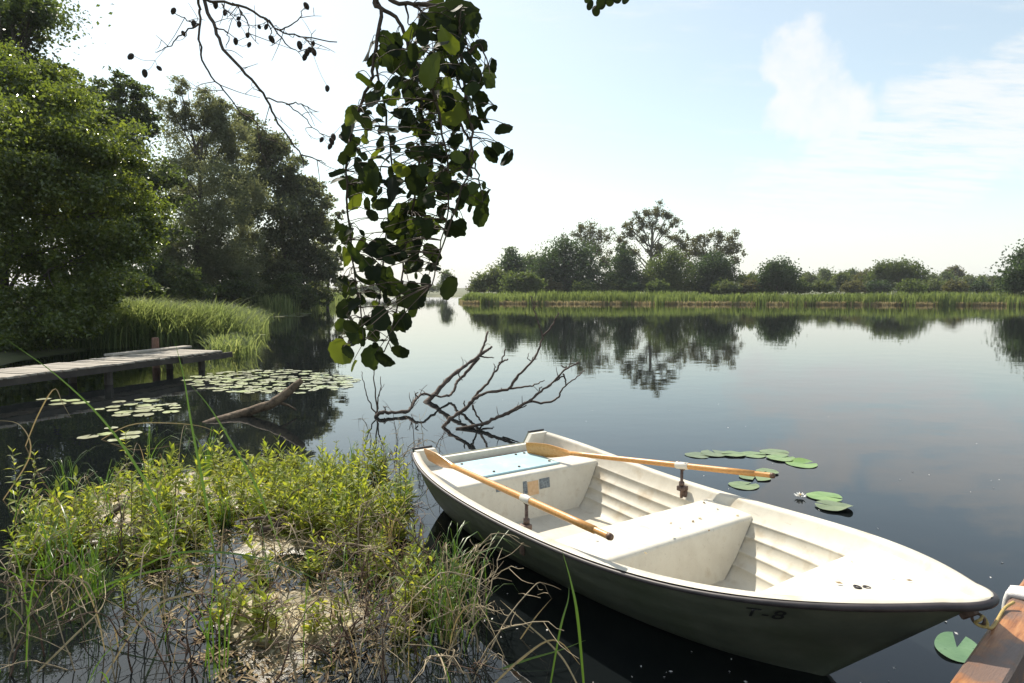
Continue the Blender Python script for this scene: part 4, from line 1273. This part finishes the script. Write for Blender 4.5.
gt_ = [grass_tuft(gp) for _ in range(8)]; gu_ = [False] * 8; c = 0
while c < 30:
    px, py = (gp.uniform(0, 470), gp.uniform(465, 560)) if c < 18 else (gp.choice([gp.uniform(0, 120), gp.uniform(430, 475)]), gp.uniform(560, 690))
    p = pix(px, py); q = boat_local(np.array([p[0], p[1], 0]))
    if (-.1 < q[0] < 3.9 and abs(q[1]) < float(beam(np.clip(q[0] / BL, 0, 1))) + .15) or bz(p) < -.16: continue
    i = int(gp.integers(0, 8)); o = gt_[i]
    if gu_[i]: o = o.copy(); C.objects.link(o)
    gu_[i] = True; s_ = gp.uniform(.7, 1.3)
    o.location = (p[0], p[1], 0); o.rotation_euler.z = gp.random() * 6.28; o.scale = (s_, s_, s_)
    tag(o, 'tuft of thin arching grass among the plants of the muddy bank', 'grass tuft', 'grass tufts on the muddy bank'); c += 1


# long blades traced through the air
def blade_mesh(name, P, w, mat, label, cat, group=None, tipw=.08):
    P = np.asarray(P, float); n = len(P)
    T_ = np.gradient(P, axis=0); T_ /= np.linalg.norm(T_, axis=1)[:, None]
    cam = P - np.array([0, 0, H]); sd = np.cross(T_, cam + rng.normal(size=3) * .8); sd /= np.linalg.norm(sd, axis=1)[:, None]
    nr = np.cross(sd, T_)
    t = np.linspace(0, 1, n)[:, None]; ww = w * np.where(t < .35, .7 + .3 * t / .35, 1 - (t - .35) / .65 * (1 - tipw))
    V = np.concatenate([P - sd * ww * .5 + nr * ww * .15, P, P + sd * ww * .5 + nr * ww * .15])
    F = [(i, i + 1, n + i + 1, n + i) for i in range(n - 1)] + [(n + i, n + i + 1, 2 * n + i + 1, 2 * n + i) for i in range(n - 1)]
    b = P[0].copy()
    o = mk(name, V - b, np.array(F), mat, None, True); o.location = b.tolist()
    return tag(o, label, cat, group)


def blade(pts, d1, w, dry, label, group):
    """pts base first; base stands on the bank, tip at depth d1"""
    b = pix(*pts[0], 0.0); d0 = b[1]
    P = [b + np.array([0, 0, -.04])] + [pixd(x_, y_, d0 + (d1 - d0) * (i + 1) / (len(pts) - 1)) for i, (x_, y_) in enumerate(pts[1:])]
    return blade_mesh('dry_blade' if dry else 'reed_blade', spline(P, 18), w, M['blade_dry' if dry else 'blade'], label, 'grass blade', group)


GB = 'long green blades over the bank'; GD = 'dry bent blades over the bank'
blade([(186, 566), (150, 490), (109, 427), (60, 378), (6, 339)], 3.9, .016, 0, 'longest green blade, arching up left across the jetty', GB)
blade([(217, 566), (206, 500), (192, 427), (184, 378), (175, 342)], 4.4, .017, 0, 'upright green blade rising in front of the lily patch', GB)
blade([(284, 552), (258, 490), (227, 435), (208, 405), (190, 384)], 4.6, .016, 0, 'slanting green blade that ends below the lily patch', GB)
blade([(48, 618), (100, 588), (154, 571), (215, 566), (275, 580)], 3.6, .014, 0, 'pale green blade arching low across the near mud', GB)
blade([(95, 592), (165, 556), (238, 554), (300, 572), (340, 592)], 3.5, .012, 0, 'second arching green blade just above the low one', GB)
blade([(585, 690), (578, 620), (571, 582), (562, 550)], 3.0, .014, 0, 'upright green blade before the dark hull at bottom centre', GB)
blade([(548, 690), (560, 630), (568, 600), (569, 585)], 3.0, .010, 0, 'short curved green blade beside the upright one before the hull', GB)
blade([(470, 674), (520, 662), (560, 650), (586, 640)], 3.2, .010, 0, 'green blade lying almost level on the water at bottom centre', GB)
blade([(24, 446), (38, 415), (54, 389), (62, 402), (71, 418)], 7.4, .015, 1, 'pale dry blade bent to a sharp tip at the far left', GD)
blade([(95, 440), (130, 425), (169, 423), (204, 427), (222, 437)], 8.6, .013, 1, 'pale arching dry blade low over the water before the log', GD)
blade([(480, 690), (520, 660), (555, 640), (583, 668)], 3.1, .012, 1, 'tan dry blade bowed over at bottom centre', GD)
blade([(430, 640), (480, 655), (530, 668), (575, 672)], 3.2, .012, 1, 'tan dry blade lying flat toward bottom centre', GD)
blade([(584, 690), (560, 655), (520, 618), (500, 600)], 3.3, .009, 1, 'thin tan blade leaning left before the dark hull', GD)
blade([(515, 640), (535, 618), (552, 598)], 3.4, .008, 1, 'short straight straw leaning right before the dark hull', GD)
blade([(476, 560), (495, 572), (516, 592)], 4.0, .010, 1, 'pale straw lying on the dark water beside the hull', GD)
blade([(95, 683), (150, 610), (200, 592), (262, 578), (310, 582)], 3.6, .010, 1, 'pale dry stalk curving across the near mud at lower left', GD)
blade([(20, 680), (70, 640), (103, 605), (104, 575)], 3.6, .010, 1, 'grey dry stalk with a kink at lower left', GD)
blade([(0, 500), (30, 455), (20, 425), (-10, 420)], 5.6, .011, 1, 'dry blade curling back at the left edge', GD)
for i in range(110):
    px, py = gp.uniform(0, 480), gp.uniform(470, 690)
    p = pix(px, py); q = boat_local(np.array([p[0], p[1], 0]))
    if -.1 < q[0] < 3.9 and abs(q[1]) < float(beam(np.clip(q[0] / BL, 0, 1))) + .1: continue
    hh = gp.uniform(.15, .6); a_ = gp.random() * 6.28; ln_ = gp.uniform(.1, 1.5) * hh
    d = np.array([math.cos(a_), math.sin(a_), 0]) * ln_
    b = np.array([p[0], p[1], -.04])
    dry = gp.random() < .45
    Pn = spline([b, b + d * .2 + [0, 0, hh * .55], b + d * .6 + [0, 0, hh * .95], b + d + [0, 0, hh * (1 - .3 * gp.random())]], 10)
    blade_mesh('dry_blade' if dry else 'reed_blade', Pn, gp.uniform(.003, .009), M['blade_dry' if dry else 'blade'],
               'thin dry straw standing among the leafy bank plants' if dry else 'thin green grass blade standing among the leafy bank plants', 'grass blade', 'thin straws among the bank plants' if dry else 'thin blades among the bank plants')
for i, px in enumerate((210, 214, 219, 223, 226, 204)):
    p = pix(px, 682 - i * 3)
    blade_mesh('reed_blade', spline([p + [0, 0, -.05], p + [.01 * (i - 2), .02, .25], p + [.03 * (i - 3), .05, .42 + .02 * i]], 10), .008, M['blade'], 'upright green stalk of the small tuft at the bottom left of centre', 'grass blade', 'upright stalks at the bottom edge')

# dark stick on the bank
st = [pix(262, 530, .05), pix(285, 522, .12), pixd(299, 511, 5.3), pixd(316, 517, 5.35), pixd(338, 518, 5.4)]
sr = empty('dark_stick', st[0].tolist(), 'thick dark dead stick lying across the middle of the muddy bank', 'branch')
T = local(sr); mb = MB(); mb.tube(T(spline(st, 14, .006)), np.linspace(.028, .014, 14), 8)
mb.tube(T(spline([st[2], st[2] + [.06, .02, .07], st[2] + [.10, .05, .10]], 6)), np.linspace(.014, .008, 6), 6)
mb.tube(T(spline([st[1], st[1] + [-.15, -.02, .04], st[1] + [-.35, .03, .0]], 6)), np.linspace(.016, .008, 6), 6)
mb.build('stick_wood', M['twig'], sr, True)
st = [pix(105, 520, .03), pixd(118, 510, 5.1), pixd(124, 500, 5.2)]
sr = empty('dark_stick', st[0].tolist(), 'short dark stub sticking up in the left part of the bank', 'branch')
T = local(sr); mb = MB(); mb.tube(T(spline(st, 8, .004)), np.linspace(.03, .016, 8), 8); mb.build('stick_wood', M['twig'], sr, True)


# reddish brown dead stems: 5 built, then copied
def dead_stem(g):
    mb = MB(); h = g.uniform(.14, .42); a_ = g.random() * 6.28
    d = np.array([math.cos(a_), math.sin(a_), 0]) * h * g.uniform(.3, 1.1)
    st = spline([(0, 0, -.05), d * .25 + [0, 0, h * .5], d * .7 + [0, 0, h * .9], d * 1.1 + [0, 0, h * g.uniform(.6, 1)]], 12, .006, g)
    mb.tube(st, np.linspace(.0042, .0014, 12), 5, False)
    for _ in range(6):
        i = int(g.integers(3, 11)); e = st[i] + g.normal(size=3) * .07 + [0, 0, .03]
        mb.tube(spline([st[i], (st[i] + e) / 2 + g.normal(size=3) * .012, e], 5), np.linspace(.0022, .001, 5), 4, False)
    return mb.build('dead_stem', M['dead_stem' if g.random() < .75 else 'straw_stem'], None, True)


ds = [dead_stem(gp) for _ in range(10)]; du = [False] * 10
for (x0, x1, y0, y1), n, lab, grp in (((325, 482, 545, 690), 105, 'reddish brown dead stem in the tangle between bank and boat', 'dead stems between bank and boat'),
                                     ((0, 330, 520, 690), 95, 'brown dead stem in the wet mud of the left bank', 'dead stems in the left bank'),
                                     ((370, 440, 440, 500), 22, 'brown dead stem standing right behind the boat stern corner', 'dead stems at the stern corner')):
    c = 0; tr_ = 0
    while c < n and tr_ < 3000:
        tr_ += 1
        p = pix(gp.uniform(x0, x1), gp.uniform(y0, y1)); q = boat_local(np.array([p[0], p[1], 0]))
        if -.15 < q[0] < 3.9 and abs(q[1]) < float(beam(np.clip(q[0] / BL, 0, 1))) + .10: continue
        i = int(gp.integers(0, 10)); o = ds[i]
        if du[i]: o = ds[i].copy(); C.objects.link(o)
        du[i] = True
        o.location = (p[0], p[1], 0); o.rotation_euler = (gp.normal() * .25, gp.normal() * .25, gp.random() * 6.28); s_ = gp.uniform(.7, 1.3); o.scale = (s_, s_, s_)
        tag(o, lab, 'dead stem', grp); c += 1

# litter on mud and water: short straws and leaf flakes nobody could count
n = 4200
px = gp.uniform(-40, 480, n); py = gp.uniform(455, 700, n)
P = np.array([pix(a, b) for a, b in zip(px, py)]); Zb = bank_z(P[:, 0], P[:, 1])
q = local(boat)(P); ok = (Zb > -.06) & ~((q[:, 0] > -.1) & (np.abs(q[:, 1]) < .95) & (q[:, 0] < 3.9))
P = P[ok]; P[:, 2] = np.maximum(Zb[ok], 0) + .006 + .02 * gp.random(len(P)) ** 2
V, F = leaf_quads(P, gp.uniform(.03, .12, len(P)), gp, 2.2, .14, .02)
V2, F2 = leaf_quads(P[::3] + [.02, .01, .002], gp.uniform(.015, .04, len(P[::3])), gp, 1.8, .6, .05)
tag(mk('plant_litter', np.concatenate([V, V2]), np.concatenate([F, F2 + len(V)]), M['litter']), 'straw bits and brown leaf flakes strewn over the muddy bank', 'litter', kind='stuff')

# ------------------------------------------------------------------ overhanging alder
al = empty('overhanging_alder', (-2.6, -1.6, .35), 'alder branch with big dark leaves and cone twigs hanging in from above', 'tree')
T = local(al)
mb = MB(); mb.tube(T(spline([(-2.6, -1.6, .2), (-2.5, -1.5, 1.6), (-2.3, -1.2, 3.2), (-2.2, -.9, 4.8), (-2.1, -.8, 6.4)], 14, .02)), np.linspace(.17, .09, 14), 10); mb.build('trunk', M['bark'], al, True)
top1 = pixd(372, -40, 1.5); top2 = pixd(196, -60, 2.3); top3 = pixd(600, -50, 1.9)
mb = MB()
mb.tube(T(spline([(-2.3, -1.2, 3.2), (-1.6, -.3, 3.35), (-.8, .8, 3.0), top1 + [.02, -.05, .12], top1], 16, .012)), np.linspace(.05, .007, 16), 8)
mb.tube(T(spline([(-2.2, -.9, 4.0), (-1.9, .4, 4.1), (-1.4, 1.6, 3.7), top2], 14, .015)), np.linspace(.05, .008, 14), 8)
mb.tube(T(spline([(-1.6, -.3, 3.35), (-.6, .6, 3.4), (0.1, 1.4, 3.1), top3], 14, .012)), np.linspace(.03, .005, 14), 8)
mb.build('limbs', M['bark'], al, True)

ga = np.random.default_rng(5)
D1 = 1.45
tw = [[(372, -40), (374, 0), (381, 12), (375, 59), (371, 82), (355, 117), (347, 170), (350, 230), (357, 290), (362, 340)],
      [(372, -40), (378, 3), (397, 20), (409, 50), (420, 97), (423, 138), (414, 200), (404, 260), (394, 320), (384, 352)],
      [(378, -20), (391, 0), (412, 4), (432, 6), (455, 18), (462, 60), (468, 110), (472, 150), (462, 190), (444, 240), (432, 285)],
      [(412, 4), (426, 15), (432, 25)], [(406, 5), (409, 25)], [(409, 50), (432, 90), (444, 140), (448, 200), (440, 250)], [(375, 59), (385, 110), (392, 170), (386, 230), (380, 290), (376, 330)],
      [(455, 110), (470, 145), (478, 175), (484, 200)], [(462, 60), (480, 45), (488, 66)]]
mb = MB(); TP = []
for i, pts in enumerate(tw):
    dd = D1 + .12 * math.sin(i * 2.3); ds_ = np.linspace(1.5, dd, len(pts)) if pts[0][1] < 0 else np.full(len(pts), dd)
    P = spline([pixd(x_, y_, q) for (x_, y_), q in zip(pts, ds_)], len(pts) * 4, .002, ga)
    mb.tube(T(P), np.linspace(.0055 if i < 3 else .003, .0014, len(P)), 6, False); TP.append(P)
TPa = np.concatenate(TP)


def in_cluster(px, py):
    ys_ = [0, 20, 50, 100, 150, 200, 250, 300, 335, 362]
    lo = np.interp(py, ys_, [432, 422, 374, 356, 340, 333, 336, 340, 338, 350]); hi = np.interp(py, ys_, [470, 476, 488, 498, 500, 488, 448, 424, 398, 392])
    return lo < px < hi


leaves = [(455, 18, 21, 0), (448, 40, 16, 1), (503, 129, 9, 0), (507, 158, 9, 0), (398, 222, 20, 1), (449, 288, 12, 0), (345, 258, 11, 1), (341, 352, 13, 0), (400, 352, 9, 0), (351, 128, 10, 0), (474, 78, 15, 1),
          (481, 215, 11, 1), (372, 356, 12, 1), (395, 60, 17, 0), (412, 85, 18, 1), (430, 70, 17, 0), (450, 62, 18, 1), (452, 105, 20, 0), (404, 120, 16, 1), (425, 155, 14, 0), (463, 160, 15, 0), (386, 40, 10, 1),
          (372, 98, 13, 0), (352, 190, 14, 1), (372, 180, 16, 0), (392, 190, 16, 1), (415, 180, 14, 0), (440, 195, 13, 1), (468, 195, 12, 0), (380, 250, 15, 0), (415, 250, 13, 1), (430, 225, 12, 0), (362, 280, 13, 1), (390, 285, 14, 0),
          (415, 300, 12, 1), (380, 320, 14, 0), (400, 320, 10, 1), (358, 335, 12, 0), (345, 235, 9, 0), (425, 282, 10, 0), (493, 66, 8, 1), (368, 51, 12, 1), (344, 310, 10, 0), (352, 365, 7, 1)]
while len(leaves) < 540:
    px, py = (ga.uniform(330, 505) if ga.random() < .6 else ga.normal(420, 32)), 5 + 355 * ga.random() ** 1.15
    if in_cluster(px, py): leaves.append((px, py, 3.6 + 7 * ga.random() ** 1.5, int(ga.random() < .6)))
leaves = leaves[44:] + leaves[:44]
LV, LF, n0 = [], [], 0
NA = 22
ang = np.linspace(0, 2 * math.pi, NA + 1)[:-1]
for (px, py, r, edge_on) in leaves:
    dd = D1 + ga.normal() * .10
    c = pixd(px, py, dd); rm = r / FOC * dd
    # hanging leaf: midrib downwards, face mostly sideways to the viewer or turned
    dn = np.array([ga.normal() * .75, ga.normal() * .5, -.8 + ga.normal() * .4]); dn /= np.linalg.norm(dn)
    nv = np.array([ga.normal() * (1.6 if edge_on else .4), -1, ga.normal() * (1.3 if edge_on else .5) + .3]); nv -= dn * nv.dot(dn); nv /= np.linalg.norm(nv)
    sd = np.cross(dn, nv); cup = ga.uniform(-.25, .55); curl = ga.uniform(-.35, .25); wf = ga.uniform(.7, .95)
    base = c - dn * rm
    def surfpt(lx, ly, a_):
        return c + dn * lx + sd * ly + nv * ((cup * abs(ly / rm) ** 1.3 + curl * (lx / rm) ** 2 + wv * math.sin(a_ * 3 + ph) * (lx * lx + ly * ly) / rm ** 2) * rm)
    wv = ga.uniform(.03, .14); ph = ga.random() * 6.28
    V = [c]
    for fr in (.55, 1.0):
        for k_, a_ in enumerate(ang):
            q = (1 + .06 * math.cos(2 * a_) + .03 * math.sin(5 * a_ + px)) * (1 - (.07 * (k_ % 2) if fr == 1 else 0)) - .10 * math.exp(-(min(a_, 6.283 - a_) / .35) ** 2) * (px % 2 < 1)
            V.append(surfpt(math.cos(a_) * rm * q * fr * 1.08, math.sin(a_) * rm * q * wf * fr, a_))
    LV += V; LF += [(n0, n0 + 1 + k_, n0 + 1 + (k_ + 1) % NA) for k_ in range(NA)]
    LF += [(n0 + 1 + k_, n0 + 1 + NA + k_, n0 + 1 + NA + (k_ + 1) % NA, n0 + 1 + (k_ + 1) % NA) for k_ in range(NA)]; n0 += 1 + 2 * NA
    up_ = TPa - base; w_ = np.linalg.norm(up_, axis=1) + np.where(up_[:, 2] < 0, .05, 0)
    a = TPa[int(w_.argmin())]
    mb.tube(T(spline([a, (a + base) / 2 + np.array([0, 0, .01]), base], 6)), np.array([.0013, .0011, .001, .0009, .0009, .0009]), 4, False)
mb.build('twigs', M['twig'], al, True)
# small leaf tip at the top middle and its twig
mb = MB()
P = spline([top3, pixd(606, -10, 1.9), pixd(598, 4, 1.9), pixd(592, 10, 1.9)], 10); mb.tube(T(P), np.linspace(.004, .0015, 10), 5, False)
P2_ = spline([P[3], pixd(620, -4, 1.9), pixd(628, 0, 1.9)], 6); mb.tube(T(P2_), np.linspace(.003, .0015, 6), 5, False)
for (px, py, r) in ((590, 5, 5), (596, 11, 5), (601, 3, 6), (610, 0, 6), (626, -1, 5), (617, -3, 6), (588, -2, 5), (604, -5, 6)):
    c = pixd(px, py, 1.9 + ga.normal() * .02); rm = r / FOC * 1.9
    dn = np.array([ga.normal() * .6, .2, -1.]); dn /= np.linalg.norm(dn); nv = np.array([ga.normal() * .4, -1, .2]); nv -= dn * nv.dot(dn); nv /= np.linalg.norm(nv); sd = np.cross(dn, nv)
    LV += [c] + [c + dn * math.cos(a_) * rm + sd * math.sin(a_) * rm * .8 for a_ in ang]; LF += [(n0, n0 + 1 + k_, n0 + 1 + (k_ + 1) % NA) for k_ in range(NA)]; n0 += NA + 1
me = bpy.data.meshes.new('foliage'); me.from_pydata([tuple(map(float, v)) for v in T(np.array(LV))], [], LF)
me.polygons.foreach_set('use_smooth', np.full(len(me.polygons), True)); me.update(); me.materials.append(M['alder_leaf'])
link(bpy.data.objects.new('foliage', me), al)
mb.build('leafy_twig', M['twig'], al, True)
mb = MB()
# bare twigs with cones at upper left
D2 = 2.3; CT = []
tws = [[(196, -60), (198, 0), (200, 13), (199, 37), (205, 67), (222, 88), (239, 111)], [(196, -60), (204, 0), (215, 27), (224, 50), (249, 77), (266, 98), (279, 125), (301, 155), (303, 168)],
       [(266, 98), (286, 104), (306, 120), (323, 135)], [(198, -20), (207, 0), (232, 3), (263, 17), (279, 30), (303, 37), (337, 42)], [(269, 20), (286, 44), (300, 54)], [(199, 24), (182, 34), (168, 47), (155, 52)],
       [(215, 27), (228, 34), (226, 48)], [(232, 3), (240, 10), (239, 28)], [(279, 30), (296, 22), (306, 6)], [(303, 37), (312, 46), (313, 54)], [(239, 111), (256, 122), (258, 130)], [(286, 104), (300, 104), (318, 112)], [(263, 17), (271, 30), (270, 40)],
       [(301, 155), (318, 160), (326, 164)], [(199, 24), (186, 20), (172, 11)], [(222, 4), (226, 14)], [(240, 10), (248, 24), (249, 36)]]
for i, pts in enumerate(tws):
    n = len(pts) * 4
    P = spline([pixd(x_, y_, D2 + .05 * math.sin(i + k_)) for k_, (x_, y_) in enumerate(pts)], n, .002, ga)
    main = i in (0, 1, 3); CT.append(P)
    mb.tube(T(P), np.linspace(.0075 if i == 1 else .0055 if main else .003, .002 if main else .0012, n), 5, False)
fine = []
for P in list(CT):
    for _ in range(max(2, len(P) // 5)):
        i = int(ga.integers(1, len(P) - 1)); a = P[i]; dz = ga.normal(size=3) * np.array([.07, .03, .05]) + np.array([.03, 0, -.035])
        Q_ = spline([a, a + dz * .5 + ga.normal(size=3) * .008, a + dz], 6); fine.append(Q_)
        mb.tube(T(Q_), np.linspace(.0016, .0007, 6), 4, False)
        if ga.random() < .6:
            e = Q_[3] + ga.normal(size=3) * np.array([.035, .02, .03]); mb.tube(T(spline([Q_[3], (Q_[3] + e) / 2 + ga.normal(size=3) * .004, e], 4)), np.linspace(.001, .0006, 4), 4, False)
CT = np.concatenate(CT + fine)
cones = [(515, 33), (545, 100), (575, 70), (388, 168), (430, 218), (473, 203), (640, 15), (668, 38), (708, 55), (710, 72), (735, 105), (740, 133), (807, 117), (700, 123), (770, 80), (790, 80), (905, 170), (920, 148), (930, 130), (912, 157), (932, 155), (890, 135), (972, 263), (910, 18), (955, 415), (985, 420), (990, 408), (980, 435)]
for i, (cx, cy) in enumerate(cones):
    px, py = cx / 2.97, cy / 2.97; c = pixd(px, py, D2)
    rr = .0085 * ga.uniform(.7, 1.2); ax = np.array([ga.normal() * .5, ga.normal() * .3, -1.]); ax /= np.linalg.norm(ax)
    cb = MB(); P = [c + ax * rr * q for q in (-1.5, -1.2, -.6, 0, .7, 1.2, 1.5)]
    cb.tube(T(np.array(P)), np.array([.25, .65, .95, 1, .85, .5, .15]) * rr, 7); cb.build('alder_cone', M['cone'], al, True)
    e = CT[int((np.linalg.norm(CT - c, axis=1) + .03 * (CT[:, 2] < c[2])).argmin())]
    mb.tube(T(spline([c - ax * rr, (c + e) / 2 + np.array([0, 0, -.006]), e], 6)), .0008, 4, False)
mb.build('cone_twigs', M['twig'], al, True)

# ------------------------------------------------------------------ sky, sun
AZ, EL = R(-30), R(49)
w = bpy.data.worlds.new('World'); scene.world = w; w.use_nodes = True
nt = w.node_tree; nt.nodes.clear()
out = N(nt, 'ShaderNodeOutputWorld'); bg = N(nt, 'ShaderNodeBackground'); bg.inputs['Strength'].default_value = .138
sky = N(nt, 'ShaderNodeTexSky'); sky.sky_type = 'NISHITA'; sky.sun_disc = False
sky.sun_elevation = EL; sky.sun_rotation = AZ; sky.air_density = 1.0; sky.dust_density = 1.0; sky.ozone_density = .35; sky.altitude = 0
tc = N(nt, 'ShaderNodeTexCoord')
vec = tc.outputs['Generated']


def vmath(op, a, b=None):
    n = N(nt, 'ShaderNodeVectorMath', operation=op)
    nt.links.new(a, n.inputs[0])
    if b is not None:
        if isinstance(b, tuple): n.inputs[1].default_value = b
        else: nt.links.new(b, n.inputs[1])
    return n


def fmath(op, a, b):
    n = N(nt, 'ShaderNodeMath', operation=op)
    for i, q in enumerate((a, b)):
        if isinstance(q, (int, float)): n.inputs[i].default_value = q
        else: nt.links.new(q, n.inputs[i])
    return n.outputs[0]


def mrange(v, a, b, c=0.0, d=1.0):
    n = N(nt, 'ShaderNodeMapRange', interpolation_type='SMOOTHSTEP')
    nt.links.new(v, n.inputs[0]); n.inputs[1].default_value = a; n.inputs[2].default_value = b; n.inputs[3].default_value = c; n.inputs[4].default_value = d
    return n.outputs[0]


sep = N(nt, 'ShaderNodeSeparateXYZ'); nt.links.new(vec, sep.inputs[0])
zz = fmath('MAXIMUM', sep.outputs[2], .03)
comb = N(nt, 'ShaderNodeCombineXYZ')
nt.links.new(fmath('DIVIDE', sep.outputs[0], fmath('ADD', zz, .12)), comb.inputs[0]); nt.links.new(fmath('DIVIDE', sep.outputs[1], fmath('ADD', zz, .12)), comb.inputs[1])


def skynoise(scale, detail, src, rough=.55):
    n = N(nt, 'ShaderNodeTexNoise'); n.inputs['Scale'].default_value = scale; n.inputs['Detail'].default_value = detail; n.inputs['Roughness'].default_value = rough
    nt.links.new(src, n.inputs['Vector']); return n.outputs['Fac']


def cdir(px, py):
    r_ = ray(px, py); r_ /= np.linalg.norm(r_); return tuple(float(q) for q in r_)


edge_n = fmath('SUBTRACT', skynoise(13, 10, vec, .66), .5)
edge_b = fmath('SUBTRACT', skynoise(5, 6, vec, .6), .5)
mps = N(nt, 'ShaderNodeMapping'); mps.inputs['Rotation'].default_value = (0, 0, R(-18)); mps.inputs['Scale'].default_value = (1.0, 3.2, 1)
nt.links.new(comb.outputs[0], mps.inputs[0])
streak = skynoise(2.6, 11, mps.outputs[0], .68)


def blob(px, py, rin, rout, amp):
    """soft patch of cloud round a sky direction, edge broken by noise"""
    dv = vmath('DISTANCE', vec, cdir(px, py)).outputs['Value']
    nz = fmath('ADD', fmath('MULTIPLY', edge_n, amp), fmath('MULTIPLY', edge_b, amp * .8))
    return mrange(fmath('ADD', dv, nz), rout, rin)


def cmax(*a):
    r_ = a[0]
    for b in a[1:]: r_ = fmath('MAXIMUM', r_, b)
    return r_


cum = cmax(blob(805, 70, .03, .072, .11), blob(826, 108, .03, .08, .11), blob(784, 112, .02, .06, .11))
cum = fmath('MULTIPLY', cum, mrange(skynoise(17, 8, vec, .6), .25, .62, .55, 1.0))
band = cmax(blob(940, 140, .06, .13, .10), blob(1020, 105, .05, .11, .10), blob(850, 172, .05, .12, .10), blob(770, 200, .03, .09, .10), blob(1110, 110, .05, .15, .10))
band = fmath('MULTIPLY', band, mrange(streak, .30, .58, .25, 1.0))
wisp = mrange(streak, .52, .80)
veil = fmath('ADD', .16, fmath('MULTIPLY', skynoise(.7, 4, comb.outputs[0]), .22))
cov = cmax(fmath('MULTIPLY', cum, .9), fmath('MULTIPLY', band, .85), fmath('ADD', veil, fmath('MULTIPLY', wisp, .3)), mrange(sep.outputs[2], .22, .0, 0.0, .75))
mx = N(nt, 'ShaderNodeMix', data_type='RGBA')
tint = N(nt, 'ShaderNodeMix', data_type='RGBA', blend_type='MULTIPLY'); tint.inputs[0].default_value = 1; nt.links.new(sky.outputs[0], tint.inputs[6]); tint.inputs[7].default_value = (.95, .97, .84, 1)
nt.links.new(cov, mx.inputs[0]); nt.links.new(tint.outputs[2], mx.inputs[6]); mx.inputs[7].default_value = (4.85, 4.9, 4.88, 1)
nt.links.new(mx.outputs[2], bg.inputs[0]); nt.links.new(bg.outputs[0], out.inputs[0])

sl = bpy.data.lights.new('sun', 'SUN'); sl.energy = 4.6; sl.angle = R(.5); sl.color = (1, .925, .80)
so = bpy.data.objects.new('sun', sl); link(so)
sv = Vector((math.sin(AZ) * math.cos(EL), math.cos(AZ) * math.cos(EL), math.sin(EL)))
so.rotation_euler = (-sv).to_track_quat('-Z', 'Y').to_euler(); so.location = sv * 60

# ------------------------------------------------------------------ summer haze over the lake
hm, hnt, hout = mat_new('haze')
pv = N(hnt, 'ShaderNodeVolumePrincipled'); pv.inputs['Color'].default_value = (.93, .96, 1, 1); pv.inputs['Density'].default_value = .0003; pv.inputs['Anisotropy'].default_value = .0
hnt.links.new(pv.outputs[0], hout.inputs['Volume'])
hz = MB(); hz.box((0, 0, 17), (5000, 5000, 40)); tag(hz.build('haze', hm), 'thin pale summer haze over the lake', 'haze', kind='stuff')

# ------------------------------------------------------------------ camera, render settings
cam = bpy.data.cameras.new('camera'); cam.sensor_width = 36; cam.lens = FOC / 1024 * 36; cam.clip_start = .05; cam.clip_end = 20000
co = bpy.data.objects.new('camera', cam); link(co); co.location = (0, 0, H); co.rotation_euler = (R(90) - PIT, 0, 0)
scene.camera = co
vs = scene.view_settings; vs.view_transform = 'Standard'; vs.look = 'None'; vs.gamma = 1; vs.use_curve_mapping = False; vs.exposure = 0.6
cy = scene.cycles
cy.max_bounces = 7; cy.diffuse_bounces = 3; cy.glossy_bounces = 4; cy.transmission_bounces = 4; cy.transparent_max_bounces = 8; cy.volume_bounces = 0
cy.use_denoising = True
cy.sample_clamp_indirect = 6
